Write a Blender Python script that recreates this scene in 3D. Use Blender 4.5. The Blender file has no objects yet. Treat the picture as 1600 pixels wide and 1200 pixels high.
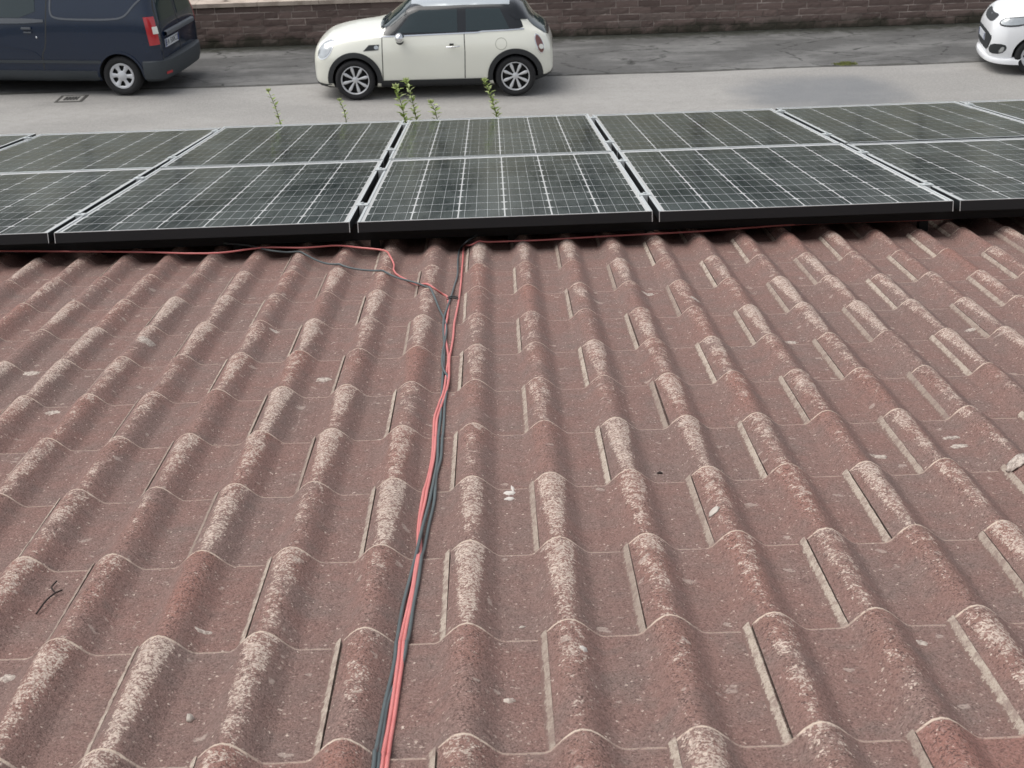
import bpy, bmesh, math, random
from mathutils import Vector, Matrix
from mathutils.bvhtree import BVHTree

random.seed(7)
S = bpy.context.scene
COL = S.collection
R = math.radians

# ------------------------------------------------------------------ camera
cam_d = bpy.data.cameras.new('camera')
cam = bpy.data.objects.new('camera', cam_d)
COL.objects.link(cam)
cam_d.sensor_width = 36.0
cam_d.lens = 36.0 * 2315.25 / 1600.0
cam_d.clip_start = 0.05
cam_d.clip_end = 2000.0
YAW, PITCH, ROLL, HC = 0.0039, 0.4378, 0.0340, 5.6711
fw = Matrix.Rotation(YAW, 3, 'Z') @ Vector((0, math.cos(PITCH), -math.sin(PITCH)))
rt = Matrix.Rotation(YAW, 3, 'Z') @ Vector((1, 0, 0))
dn = fw.cross(rt)
r2 = rt * math.cos(ROLL) + dn * math.sin(ROLL)
d2 = -rt * math.sin(ROLL) + dn * math.cos(ROLL)
cam.matrix_world = Matrix(((r2.x, -d2.x, -fw.x, 0), (r2.y, -d2.y, -fw.y, 0), (r2.z, -d2.z, -fw.z, HC), (0, 0, 0, 1)))
S.camera = cam
cam_d.dof.use_dof = True
cam_d.dof.focus_distance = 3.6
cam_d.dof.aperture_fstop = 20.0

# ------------------------------------------------------------------ sky, sun, exposure
SUN_EL, SUN_AZ = R(64), R(278)
wd = bpy.data.worlds.new('World')
S.world = wd
wd.use_nodes = True
wn = wd.node_tree
wn.nodes.clear()
sky = wn.nodes.new('ShaderNodeTexSky')
sky.sky_type = 'NISHITA'
sky.sun_disc = False
sky.sun_elevation = SUN_EL
sky.sun_rotation = SUN_AZ
sky.air_density = 1.0
sky.dust_density = 3.0
hs = wn.nodes.new('ShaderNodeHueSaturation')
hs.inputs['Saturation'].default_value = 0.28
bg = wn.nodes.new('ShaderNodeBackground')
bg.inputs['Strength'].default_value = 0.12
wo = wn.nodes.new('ShaderNodeOutputWorld')
wn.links.new(sky.outputs[0], hs.inputs['Color'])
wn.links.new(hs.outputs[0], bg.inputs['Color'])
wn.links.new(bg.outputs[0], wo.inputs['Surface'])
sun_d = bpy.data.lights.new('sun', 'SUN')
sun_d.energy = 1.15
sun_d.angle = R(60)
sun_d.color = (1.0, 0.97, 0.92)
sun = bpy.data.objects.new('sun', sun_d)
COL.objects.link(sun)
sdir = Vector((math.sin(SUN_AZ) * math.cos(SUN_EL), math.cos(SUN_AZ) * math.cos(SUN_EL), math.sin(SUN_EL)))
sun.rotation_euler = sdir.to_track_quat('Z', 'Y').to_euler()
S.view_settings.view_transform = 'Standard'
S.view_settings.look = 'None'
S.view_settings.exposure = 0.60
S.view_settings.gamma = 1.0
S.view_settings.use_curve_mapping = False
S.render.engine = 'CYCLES'

# ------------------------------------------------------------------ helpers
def lin(r, g, b):
    def f(c):
        c /= 255.0
        return c / 12.92 if c <= 0.04045 else ((c + 0.055) / 1.055) ** 2.4
    return (f(r), f(g), f(b), 1.0)


class NT:
    """tiny node-tree writer"""
    def __init__(self, name):
        self.m = bpy.data.materials.new(name)
        self.m.use_nodes = True
        self.t = self.m.node_tree
        self.b = self.t.nodes['Principled BSDF']

    def n(self, typ, **kw):
        nd = self.t.nodes.new(typ)
        for k, v in kw.items():
            setattr(nd, k, v)
        return nd

    def l(self, a, b):
        self.t.links.new(a, b)

    def val(self, x, sock):
        if isinstance(x, (int, float)):
            sock.default_value = x
        elif isinstance(x, tuple):
            sock.default_value = x
        else:
            self.l(x, sock)

    def math(self, op, a, b=0.0, c=0.0, clamp=False):
        nd = self.n('ShaderNodeMath', operation=op)
        nd.use_clamp = clamp
        self.val(a, nd.inputs[0]); self.val(b, nd.inputs[1]); self.val(c, nd.inputs[2])
        return nd.outputs[0]

    def noise(self, vec, scale, detail=3.0, rough=0.55):
        nd = self.n('ShaderNodeTexNoise')
        if vec is not None:
            self.l(vec, nd.inputs['Vector'])
        nd.inputs['Scale'].default_value = scale
        nd.inputs['Detail'].default_value = detail
        nd.inputs['Roughness'].default_value = rough
        return nd.outputs[0]

    def ramp(self, fac, lo, hi, a=0.0, b=1.0, smooth=True):
        nd = self.n('ShaderNodeMapRange')
        if smooth:
            nd.interpolation_type = 'SMOOTHSTEP'
        self.val(fac, nd.inputs[0])
        self.val(lo, nd.inputs[1]); self.val(hi, nd.inputs[2])
        self.val(a, nd.inputs[3]); self.val(b, nd.inputs[4])
        return nd.outputs[0]

    def mix(self, fac, a, b, blend='MIX'):
        nd = self.n('ShaderNodeMix', data_type='RGBA', blend_type=blend)
        self.val(fac, nd.inputs[0]); self.val(a, nd.inputs[6]); self.val(b, nd.inputs[7])
        return nd.outputs[2]

    def obj(self):
        return self.n('ShaderNodeTexCoord').outputs['Object']

    def sep(self, v):
        nd = self.n('ShaderNodeSeparateXYZ'); self.l(v, nd.inputs[0])
        return nd.outputs

    def vadd(self, a, b):
        nd = self.n('ShaderNodeVectorMath', operation='ADD')
        self.val(a, nd.inputs[0]); self.val(b, nd.inputs[1])
        return nd.outputs[0]

    def vmul(self, a, b):
        nd = self.n('ShaderNodeVectorMath', operation='MULTIPLY')
        self.val(a, nd.inputs[0]); self.val(b, nd.inputs[1])
        return nd.outputs[0]

    def vor(self, vec, scale):
        nd = self.n('ShaderNodeTexVoronoi')
        self.l(vec, nd.inputs['Vector']); nd.inputs['Scale'].default_value = scale
        q = self.n('ShaderNodeSeparateColor'); self.l(nd.outputs['Color'], q.inputs[0])
        return q.outputs[0], q.outputs[1], nd.outputs['Distance']

    def rnd(self):
        return self.n('ShaderNodeObjectInfo').outputs['Random']

    def tile(self):
        a = self.n('ShaderNodeAttribute'); a.attribute_name = 'tile_co'
        r_ = self.n('ShaderNodeAttribute'); r_.attribute_name = 'tile_rnd'
        return a.outputs['Vector'], self.math('FRACT', self.math('ADD', self.rnd(), r_.outputs['Fac']))

    def bump(self, h, dist, strength=1.0):
        nd = self.n('ShaderNodeBump')
        nd.inputs['Strength'].default_value = strength
        nd.inputs['Distance'].default_value = dist
        self.l(h, nd.inputs['Height'])
        self.l(nd.outputs[0], self.b.inputs['Normal'])

    def set(self, col=None, rough=None, metal=None, spec=None, coat=None, coat_rough=None):
        if col is not None: self.val(col, self.b.inputs['Base Color'])
        if rough is not None: self.val(rough, self.b.inputs['Roughness'])
        if metal is not None: self.val(metal, self.b.inputs['Metallic'])
        if spec is not None: self.val(spec, self.b.inputs['Specular IOR Level'])
        if coat is not None: self.val(coat, self.b.inputs['Coat Weight'])
        if coat_rough is not None: self.val(coat_rough, self.b.inputs['Coat Roughness'])
        return self.m


def simple(name, col, rough=0.5, metal=0.0, var=0.06, scale=30.0, coat=0.0, coat_rough=0.03, spec=0.5):
    t = NT(name)
    o = t.obj()
    f = t.noise(o, scale, 3.0)
    dark = tuple(c * (1 - var) for c in col[:3]) + (1.0,)
    lite = tuple(min(1.0, c * (1 + var)) for c in col[:3]) + (1.0,)
    t.set(t.mix(f, dark, lite), rough, metal, spec, coat, coat_rough)
    return t.m


class MB:
    """collects geometry for ONE mesh object"""
    def __init__(self):
        self.v, self.f, self.mi = [], [], []

    def quad_grid(self, rows, mi=0, close=False):
        base = len(self.v); n = len(rows[0])
        for r_ in rows:
            self.v.extend(r_)
        for i in range(len(rows) - 1):
            for j in range(n if close else n - 1):
                a = base + i * n + j; b = base + i * n + (j + 1) % n
                self.f.append((a, b, b + n, a + n)); self.mi.append(mi)

    def face(self, pts, mi=0):
        b = len(self.v); self.v.extend(pts)
        self.f.append(tuple(range(b, b + len(pts)))); self.mi.append(mi)

    def box(self, x0, x1, y0, y1, z0, z1, mi=0, mat=None):
        P = [Vector((x, y, z)) for z in (z0, z1) for y in (y0, y1) for x in (x0, x1)]
        if mat is not None:
            P = [mat @ q for q in P]
        b = len(self.v); self.v.extend(P)
        for q in ((0, 2, 3, 1), (4, 5, 7, 6), (0, 1, 5, 4), (2, 6, 7, 3), (0, 4, 6, 2), (1, 3, 7, 5)):
            self.f.append(tuple(b + k for k in q)); self.mi.append(mi)

    def tube(self, path, r, n=8, mi=0, caps=True):
        path = [Vector(q) for q in path]
        rows = []
        up = Vector((0, 0, 1))
        for i, q in enumerate(path):
            t = (path[min(i + 1, len(path) - 1)] - path[max(i - 1, 0)])
            if t.length < 1e-9:
                t = Vector((0, 1, 0))
            t.normalize()
            a = t.cross(up)
            if a.length < 0.05:
                a = t.cross(Vector((1, 0, 0)))
            a.normalize(); b = t.cross(a)
            rr = r[i] if isinstance(r, (list, tuple)) else r
            rows.append([q + a * math.cos(k * 2 * math.pi / n) * rr + b * math.sin(k * 2 * math.pi / n) * rr for k in range(n)])
        self.quad_grid(rows, mi, close=True)
        if caps:
            self.face(list(reversed(rows[0])), mi); self.face(rows[-1], mi)

    def lathe(self, prof, n=32, mi=0, axis='Y', centre=(0, 0, 0)):
        c = Vector(centre); rows = []
        for k in range(n + 1):
            a = 2 * math.pi * k / n
            rows.append([c + Vector((math.cos(a) * r_, y, math.sin(a) * r_)) for r_, y in prof])
        self.quad_grid(rows, mi)

    def ball(self, c, rx, ry, rz, n=12, mi=0, jit=0.0):
        c = Vector(c); rows = []
        for i in range(n // 2 + 1):
            th = math.pi * i / (n // 2)
            row = []
            for k in range(n):
                ph = 2 * math.pi * k / n
                j = 1 + random.uniform(-jit, jit)
                row.append(c + Vector((rx * math.sin(th) * math.cos(ph), ry * math.sin(th) * math.sin(ph), rz * math.cos(th))) * 1.0 * j
                           if jit == 0 else c + Vector((rx * math.sin(th) * math.cos(ph) * j, ry * math.sin(th) * math.sin(ph) * j, rz * math.cos(th) * j)))
            rows.append(row)
        self.quad_grid(rows, mi, close=True)

    def mesh(self, name, mats, smooth=False):
        me = bpy.data.meshes.new(name)
        me.from_pydata([tuple(q) for q in self.v], [], self.f)
        for m_ in (mats if isinstance(mats, (list, tuple)) else [mats]):
            me.materials.append(m_)
        me.polygons.foreach_set('material_index', self.mi)
        me.polygons.foreach_set('use_smooth', [smooth] * len(self.f))
        me.update()
        return me

    def build(self, name, mats, parent=None, smooth=False, weld=0.0):
        me = self.mesh(name, mats, smooth)
        if weld:
            bm = bmesh.new(); bm.from_mesh(me)
            bmesh.ops.remove_doubles(bm, verts=bm.verts, dist=weld)
            bmesh.ops.recalc_face_normals(bm, faces=bm.faces)
            bm.to_mesh(me); bm.free()
        return link(name, me, parent)


def link(name, me, parent=None, loc=None):
    o = bpy.data.objects.new(name, me)
    COL.objects.link(o)
    if parent is not None:
        o.parent = parent
    if loc is not None:
        o.location = loc
    return o


def smooth_by_angle(o, deg=35):
    me = o.data
    me.polygons.foreach_set('use_smooth', [True] * len(me.polygons))
    bm = bmesh.new(); bm.from_mesh(me)
    for e in bm.edges:
        if len(e.link_faces) == 2:
            e.smooth = e.calc_face_angle(0.0) < R(deg)
        else:
            e.smooth = False
    bm.to_mesh(me); bm.free()


def empty(name, loc=(0, 0, 0), rz=0.0, parent=None):
    o = bpy.data.objects.new(name, None)
    COL.objects.link(o)
    o.empty_display_size = 0.2
    o.location = loc
    o.rotation_euler = (0, 0, rz)
    if parent is not None:
        o.parent = parent
    return o


def tag(o, label=None, cat=None, group=None, kind=None):
    if label: o['label'] = label
    if cat: o['category'] = cat
    if group: o['group'] = group
    if kind: o['kind'] = kind
    return o


def chaikin(pts, it=2, closed=True):
    pts = [tuple(q) for q in pts]
    for _ in range(it):
        out = []
        n = len(pts)
        for i in range(n if closed else n - 1):
            a, b = pts[i], pts[(i + 1) % n]
            out.append(tuple(a[k] * .75 + b[k] * .25 for k in range(len(a))))
            out.append(tuple(a[k] * .25 + b[k] * .75 for k in range(len(a))))
        if not closed:
            out = [pts[0]] + out[1:-1] + [pts[-1]]
        pts = out
    return pts


def catmull(P, sub=6):
    P = [Vector(q) for q in P]
    out = []
    for i in range(len(P) - 1):
        p0 = P[max(i - 1, 0)]; p1 = P[i]; p2 = P[i + 1]; p3 = P[min(i + 2, len(P) - 1)]
        t0 = 0.0
        d01 = max((p1 - p0).length, 1e-4) ** .5; d12 = max((p2 - p1).length, 1e-4) ** .5; d23 = max((p3 - p2).length, 1e-4) ** .5
        m1 = (p2 - p1) * 1.0 if i == 0 else ((p1 - p0) / d01 - (p2 - p0) / (d01 + d12) + (p2 - p1) / d12) * d12
        m2 = (p2 - p1) * 1.0 if i == len(P) - 2 else ((p2 - p1) / d12 - (p3 - p1) / (d12 + d23) + (p3 - p2) / d23) * d12
        for k in range(sub):
            t = k / sub
            out.append(p1 * (2 * t ** 3 - 3 * t ** 2 + 1) + m1 * (t ** 3 - 2 * t ** 2 + t) + p2 * (-2 * t ** 3 + 3 * t ** 2) + m2 * (t ** 3 - t ** 2))
    out.append(P[-1])
    return out


# ------------------------------------------------------------------ the street (setting)
WALL_Y, EDGE_Y = 26.77, 23.80

def m_ground():
    t = NT('earth'); o = t.obj()
    f = t.noise(o, 0.8, 5.0)
    t.set(t.mix(f, (.07, .075, .04, 1), (.14, .13, .09, 1)), 0.95)
    return t.m

def m_road():
    t = NT('weathered_concrete'); o = t.obj(); x, y, z = t.sep(o)
    big = t.noise(t.vmul(o, (0.35, 1.0, 1.0)), 0.7, 4.0)
    mid = t.noise(o, 5.0, 5.0, 0.6)
    fine = t.noise(o, 70.0, 3.0, 0.7)
    c = t.mix(t.ramp(big, .35, .65), (.222, .213, .200, 1), (.300, .288, .270, 1))
    c = t.mix(t.ramp(mid, .35, .70, 0, .45), c, (.205, .195, .18, 1))
    c = t.mix(t.ramp(t.noise(o, 24.0, 4.0, .7), .45, .65, 0, .30), c, (.40, .38, .35, 1))
    c = t.mix(t.ramp(fine, .3, .7, 0, .35), c, (.47, .46, .44, 1))
    # dark bluish repair stain with its own ragged outline
    sx = t.math('DIVIDE', t.math('SUBTRACT', x, 4.75), 1.25)
    sy = t.math('DIVIDE', t.math('SUBTRACT', y, 22.25), 0.95)
    d = t.math('ADD', t.math('POWER', t.math('ABSOLUTE', sx), 3.0), t.math('POWER', t.math('ABSOLUTE', sy), 3.0))
    d = t.math('ADD', d, t.math('MULTIPLY', t.math('SUBTRACT', t.noise(o, 1.6, 4.0), .5), 1.6))
    st = t.ramp(d, -.1, 1.8, .68, 0.0)
    c = t.mix(st, c, (.125, .135, .148, 1))
    # oil and tyre dirt
    dirt = t.ramp(t.noise(t.vmul(o, (.3, 1.2, 1)), 1.1, 5.0, .65), .58, .8, 0, .45)
    c = t.mix(dirt, c, (.15, .148, .14, 1))
    t.set(c, 0.88)
    t.bump(fine, 0.004, .5)
    return t.m

def m_strip():
    t = NT('old_asphalt'); o = t.obj(); x, y, z = t.sep(o)
    big = t.noise(t.vmul(o, (0.45, 1.0, 1.0)), 1.1, 6.0, .65)
    mid = t.noise(o, 5.0, 5.0, .7)
    fine = t.noise(o, 90.0, 3.0, .7)
    c = t.mix(t.ramp(big, .42, .66), (.085, .083, .08, 1), (.175, .172, .165, 1))
    c = t.mix(t.ramp(mid, .45, .75, 0, .5), c, (.055, .055, .05, 1))
    c = t.mix(t.ramp(fine, .45, .75, 0, .4), c, (.23, .225, .215, 1))
    # moss and damp soil gathering along the foot of the wall
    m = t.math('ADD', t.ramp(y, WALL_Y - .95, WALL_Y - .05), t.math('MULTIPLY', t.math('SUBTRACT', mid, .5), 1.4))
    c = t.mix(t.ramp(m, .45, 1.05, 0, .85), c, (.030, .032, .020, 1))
    # crack of dirt along the seam with the concrete
    e = t.math('ADD', t.ramp(y, EDGE_Y + .28, EDGE_Y), t.math('MULTIPLY', t.math('SUBTRACT', mid, .5), 1.2))
    c = t.mix(t.ramp(e, .55, 1.0, 0, .7), c, (.05, .048, .04, 1))
    ve = t.n('ShaderNodeTexVoronoi', feature='DISTANCE_TO_EDGE')
    t.l(t.vadd(t.vmul(o, (.55, 1.1, 1)), t.vmul(t.n('ShaderNodeTexNoise').outputs['Color'], (.5, .5, 0))), ve.inputs['Vector']); ve.inputs['Scale'].default_value = 1.3
    c = t.mix(t.math('MULTIPLY', t.ramp(ve.outputs['Distance'], .022, .004), t.ramp(mid, .4, .6)), c, (.03, .03, .027, 1))
    t.set(c, 0.9)
    t.bump(t.math('ADD', fine, mid), 0.01, .6)
    return t.m

def sheet(name, x0, x1, y0, y1, z, mat, jag=0.0):
    b = MB()
    if jag:
        n = 160
        rows = [[], []]
        for i in range(n + 1):
            x = x0 + (x1 - x0) * i / n
            rows[0].append(Vector((x, y0 + random.uniform(-jag, jag) + .03 * math.sin(x * 1.7), z)))
            rows[1].append(Vector((x, y1, z)))
        b.quad_grid(rows)
    else:
        b.face([Vector(q) for q in ((x0, y0, z), (x1, y0, z), (x1, y1, z), (x0, y1, z))])
    o = b.build(name, mat)
    tag(o, kind='structure')
    return o

sheet('ground', -400, 400, -400, 400, -0.03, m_ground())
sheet('road', -60, 60, 9.3, EDGE_Y + .1, -0.004, m_road())
sheet('asphalt_verge', -60, 60, EDGE_Y, WALL_Y + .02, 0.0, m_strip(), jag=0.018)

# ---------------------------------------------------------------- tuff block wall
def m_brick():
    t = NT('dark_tuff_block'); o = t.obj(); r_ = t.math('FRACT', t.math('ADD', t.rnd(), t.n('ShaderNodeNewGeometry').outputs['Random Per Island']))
    w_ = t.n('ShaderNodeNewGeometry').outputs['Position']
    a = t.mix(r_, (.130, .092, .080, 1), (.215, .155, .135, 1))
    a = t.mix(t.ramp(t.math('FRACT', t.math('MULTIPLY', r_, 7.3)), .78, .95, 0, .55), a, (.21, .17, .148, 1))
    f = t.noise(w_, 26.0, 5.0, .7)
    a = t.mix(t.ramp(f, .4, .75, 0, .4), a, (.19, .15, .132, 1))
    px, py, pz = t.sep(w_)
    moss = t.math('ADD', t.ramp(pz, .45, 0.0), t.math('MULTIPLY', t.math('SUBTRACT', t.noise(w_, 2.2, 5.0, .6), .5), 1.8))
    a = t.mix(t.ramp(moss, .55, 1.1, 0, .85), a, (.035, .036, .022, 1))
    top = t.math('ADD', t.ramp(pz, .58, .74), t.math('MULTIPLY', t.math('SUBTRACT', t.noise(w_, 1.7, 4.0), .5), 2.2))
    a = t.mix(t.ramp(top, .8, 1.3, 0, .7), a, (.04, .042, .028, 1))
    t.set(a, 0.95)
    t.bump(f, 0.012, .8)
    return t.m

def m_mortar():
    t = NT('old_mortar')
    w_ = t.n('ShaderNodeNewGeometry').outputs['Position']
    px, py, pz = t.sep(w_)
    a = t.mix(t.ramp(t.noise(w_, 3.0, 4.0), .36, .60), (.20, .16, .14, 1), (.52, .44, .39, 1))
    moss = t.math('ADD', t.ramp(pz, .4, 0.0), t.math('MULTIPLY', t.math('SUBTRACT', t.noise(w_, 2.2, 5.0, .6), .5), 1.8))
    a = t.mix(t.ramp(moss, .4, .9, 0, .9), a, (.035, .036, .022, 1))
    t.set(a, .97)
    return t.m

M_BRICK, M_MORTAR = m_brick(), m_mortar()
M_COPING = (lambda t: (t.set(t.mix(t.ramp(t.noise(t.n('ShaderNodeNewGeometry').outputs['Position'], 4.0, 5.0, .65), .4, .7),
            (.50, .42, .35, 1), (.33, .27, .22, 1)), .85), t.m)[1])(NT('pale_travertine'))

wall = empty('brick_wall', (0, WALL_Y, 0))
tag(wall, 'low wall of dark brown tuff blocks with mossy foot behind the parked cars', 'wall')
WH = 0.725
b = MB(); b.box(-30, 30, .003, .40, -.05, WH - .002); b.build('mortar_core', M_MORTAR, wall)
NC = 6
CH = WH / NC
def brick_mesh(k):
    rr = random.Random(k)
    b = MB()
    P = []
    n = 4
    def jj(s): return rr.uniform(-s, s)
    front = [[Vector((-.5 + i / n + (jj(.012) if 0 < i < n else jj(.014)), -.009 + jj(.0022) + (.005 if i in (0, n) or j in (0, 2) else 0), -.5 + j / 2 + jj(.035) * (j != 1))) for i in range(n + 1)] for j in range(3)]
    back = [[Vector((q.x, .06, q.z)) for q in r_] for r_ in front]
    b.quad_grid(front)
    b.quad_grid([back[0], front[0]]); b.quad_grid([front[2], back[2]])
    b.quad_grid([[r_[0] for r_ in back], [r_[0] for r_ in front]])
    b.quad_grid([[r_[-1] for r_ in front], [r_[-1] for r_ in back]])
    return b.mesh('brick', M_BRICK)
bms = [brick_mesh(k) for k in range(8)]
extra = MB()
nb = 0
for j in range(NC):
    x = -13 - random.uniform(0, .4)
    while x < 14:
        L = random.choice((.24, .34, .38, .40, .42, .46)) * random.uniform(.94, 1.06)
        xc = x + L / 2
        zc = CH * (j + .5) + random.uniform(-.003, .003)
        me = random.choice(bms)
        hh = CH - .016
        if -7.2 < xc < 10.2 and nb < 298:
            o = link('brick', me, wall, (xc, random.uniform(-.006, .006), zc))
            o.scale = (L - .014, 1, hh)
            nb += 1
        else:
            base = len(extra.v)
            extra.v.extend([Vector((xc + q.co.x * (L - .014), q.co.y, zc + q.co.z * hh)) for q in me.vertices])
            for p_ in me.polygons:
                extra.f.append(tuple(base + k for k in p_.vertices)); extra.mi.append(0)
        x += L
tag(extra.build('outer_bricks', M_BRICK, wall), kind='stuff')
for i in range(-12, 13):
    b = MB()
    w_ = 1.10
    b.box(i * w_ + .004, (i + 1) * w_ - .004, -.055 + random.uniform(-.006, .006), .46, WH, WH + .07 + random.uniform(-.004, .004))
    b.build('coping_slab', M_COPING, wall)

# dry leaves on the coping
M_LEAFDRY = simple('dry_leaf_brown', (.10, .055, .035, 1), .8)
def leaf_blade(b, c, d, up, L, W, mi=0, fold=.25):
    d = d.normalized(); s = d.cross(up)
    if s.length < 1e-4: s = d.cross(Vector((1, 0, 0)))
    s.normalize(); n_ = s.cross(d)
    a0 = c; a1 = c + d * L * .45 + s * W * .5 + n_ * W * fold; a2 = c + d * L; a3 = c + d * L * .45 - s * W * .5 + n_ * W * fold; mid = c + d * L * .5
    k = len(b.v); b.v.extend([a0, a1, a2, a3, mid])
    for q in ((0, 4, 1), (1, 4, 2), (2, 4, 3), (3, 4, 0)):
        b.f.append(tuple(k + i for i in q)); b.mi.append(mi)
for (lx, ly, L, lab) in ((-5.0, .18, .16, 'curled brown leaf on the pale coping left of the cream car'), (-3.0, .25, .12, 'small brown leaf on the coping near the cream car bonnet')):
    b = MB()
    for k in range(4):
        leaf_blade(b, Vector((0, 0, 0)), Vector((math.cos(k * 1.6), math.sin(k * 1.6), .25)), Vector((0, 0, 1)), L * .55, L * .35)
    o = b.build('dry_leaf', M_LEAFDRY); o.location = (lx, WALL_Y + ly, WH + .082)
    tag(o, lab, 'leaf', 'dry leaves on the wall coping')

# ---------------------------------------------------------------- trees beyond the wall (they tint the glass of the panels)
M_BARK = simple('bark', (.09, .065, .045, 1), .95, var=.3, scale=8)
def m_leaf(name, c):
    t = NT(name); r_ = t.n('ShaderNodeNewGeometry').outputs['Random Per Island']
    t.set(t.mix(r_, tuple(q * .6 for q in c[:3]) + (1,), tuple(q * 1.5 for q in c[:3]) + (1,)), .6)
    return t.m
M_TL = [m_leaf('tree_leaf_a', (.042, .075, .050, 1)), m_leaf('tree_leaf_b', (.055, .088, .068, 1))]
def tree_meshes(seed, h):
    rr = random.Random(seed)
    tr = MB()
    tr.tube([(0, 0, 0), (.05, 0, h * .25), (.0, .08, h * .5), (.1, .0, h * .8)], [.16, .13, .09, .03], 8)
    tips = []
    for k in range(9):
        a = rr.uniform(0, 6.28); z0 = h * rr.uniform(.22, .65); L = h * rr.uniform(.18, .34)
        p1 = Vector((math.cos(a) * L, math.sin(a) * L, z0 + L * rr.uniform(.2, .8)))
        tr.tube([(0, 0, z0), tuple(p1 * .5 + Vector((0, 0, z0 * .5))), tuple(p1)], [.06, .04, .015], 6)
        tips.append(p1)
    cr = MB()
    blobs = [(q, rr.uniform(.7, 1.2)) for q in tips] + [(Vector((rr.uniform(-.8, .8), rr.uniform(-.8, .8), h * rr.uniform(.3, 1.0))), rr.uniform(.7, 1.2)) for _ in range(8)]
    for c, rad in blobs:
        for _ in range(150):
            d = Vector((rr.gauss(0, 1), rr.gauss(0, 1), rr.gauss(0, .8)));  d.normalize()
            q = c + d * rad * rr.uniform(.4, 1.05)
            leaf_blade(cr, q, Vector((rr.uniform(-1, 1), rr.uniform(-1, 1), rr.uniform(-.8, .6))), Vector((0, 0, 1)), .34, .21)
    return tr.mesh('trunk', M_BARK, True), cr.mesh('crown', M_TL[seed % 2])
tms = [tree_meshes(k, 6.0) for k in range(4)]
wood = MB()
rr = random.Random(5)
for i in range(26):
    tx = -62 + i * 5 + rr.uniform(-1.5, 1.5); ty = 72 + rr.uniform(-4, 9); sc = rr.uniform(.95, 1.35)
    M_ = Matrix.Translation((tx, ty, -.3)) @ Matrix.Rotation(rr.uniform(0, 6), 4, 'Z') @ Matrix.Diagonal((sc * 1.35, sc * 1.35, sc, 1))
    for mi, me in enumerate(tms[i % 4]):
        k = len(wood.v)
        wood.v.extend([M_ @ q.co for q in me.vertices])
        for p_ in me.polygons:
            wood.f.append(tuple(k + j for j in p_.vertices)); wood.mi.append(mi if mi == 0 else 1 + i % 2)
tag(wood.build('distant_wood', [M_BARK] + M_TL), kind='stuff')

# ------------------------------------------------------------------ cars
def pchip(xs, ys):
    n = len(xs); h = [xs[i + 1] - xs[i] for i in range(n - 1)]; d = [(ys[i + 1] - ys[i]) / h[i] for i in range(n - 1)]
    m = [d[0]] + [0 if d[i - 1] * d[i] <= 0 else 2 * d[i - 1] * d[i] / (d[i - 1] + d[i]) for i in range(1, n - 1)] + [d[-1]]
    def f(x):
        if x <= xs[0]: return ys[0]
        if x >= xs[-1]: return ys[-1]
        i = max(k for k in range(n - 1) if xs[k] <= x)
        t = (x - xs[i]) / h[i]
        return ys[i] * (2 * t ** 3 - 3 * t ** 2 + 1) + h[i] * m[i] * (t ** 3 - 2 * t ** 2 + t) + ys[i + 1] * (-2 * t ** 3 + 3 * t ** 2) + h[i] * m[i + 1] * (t ** 3 - t ** 2)
    return f

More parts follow.
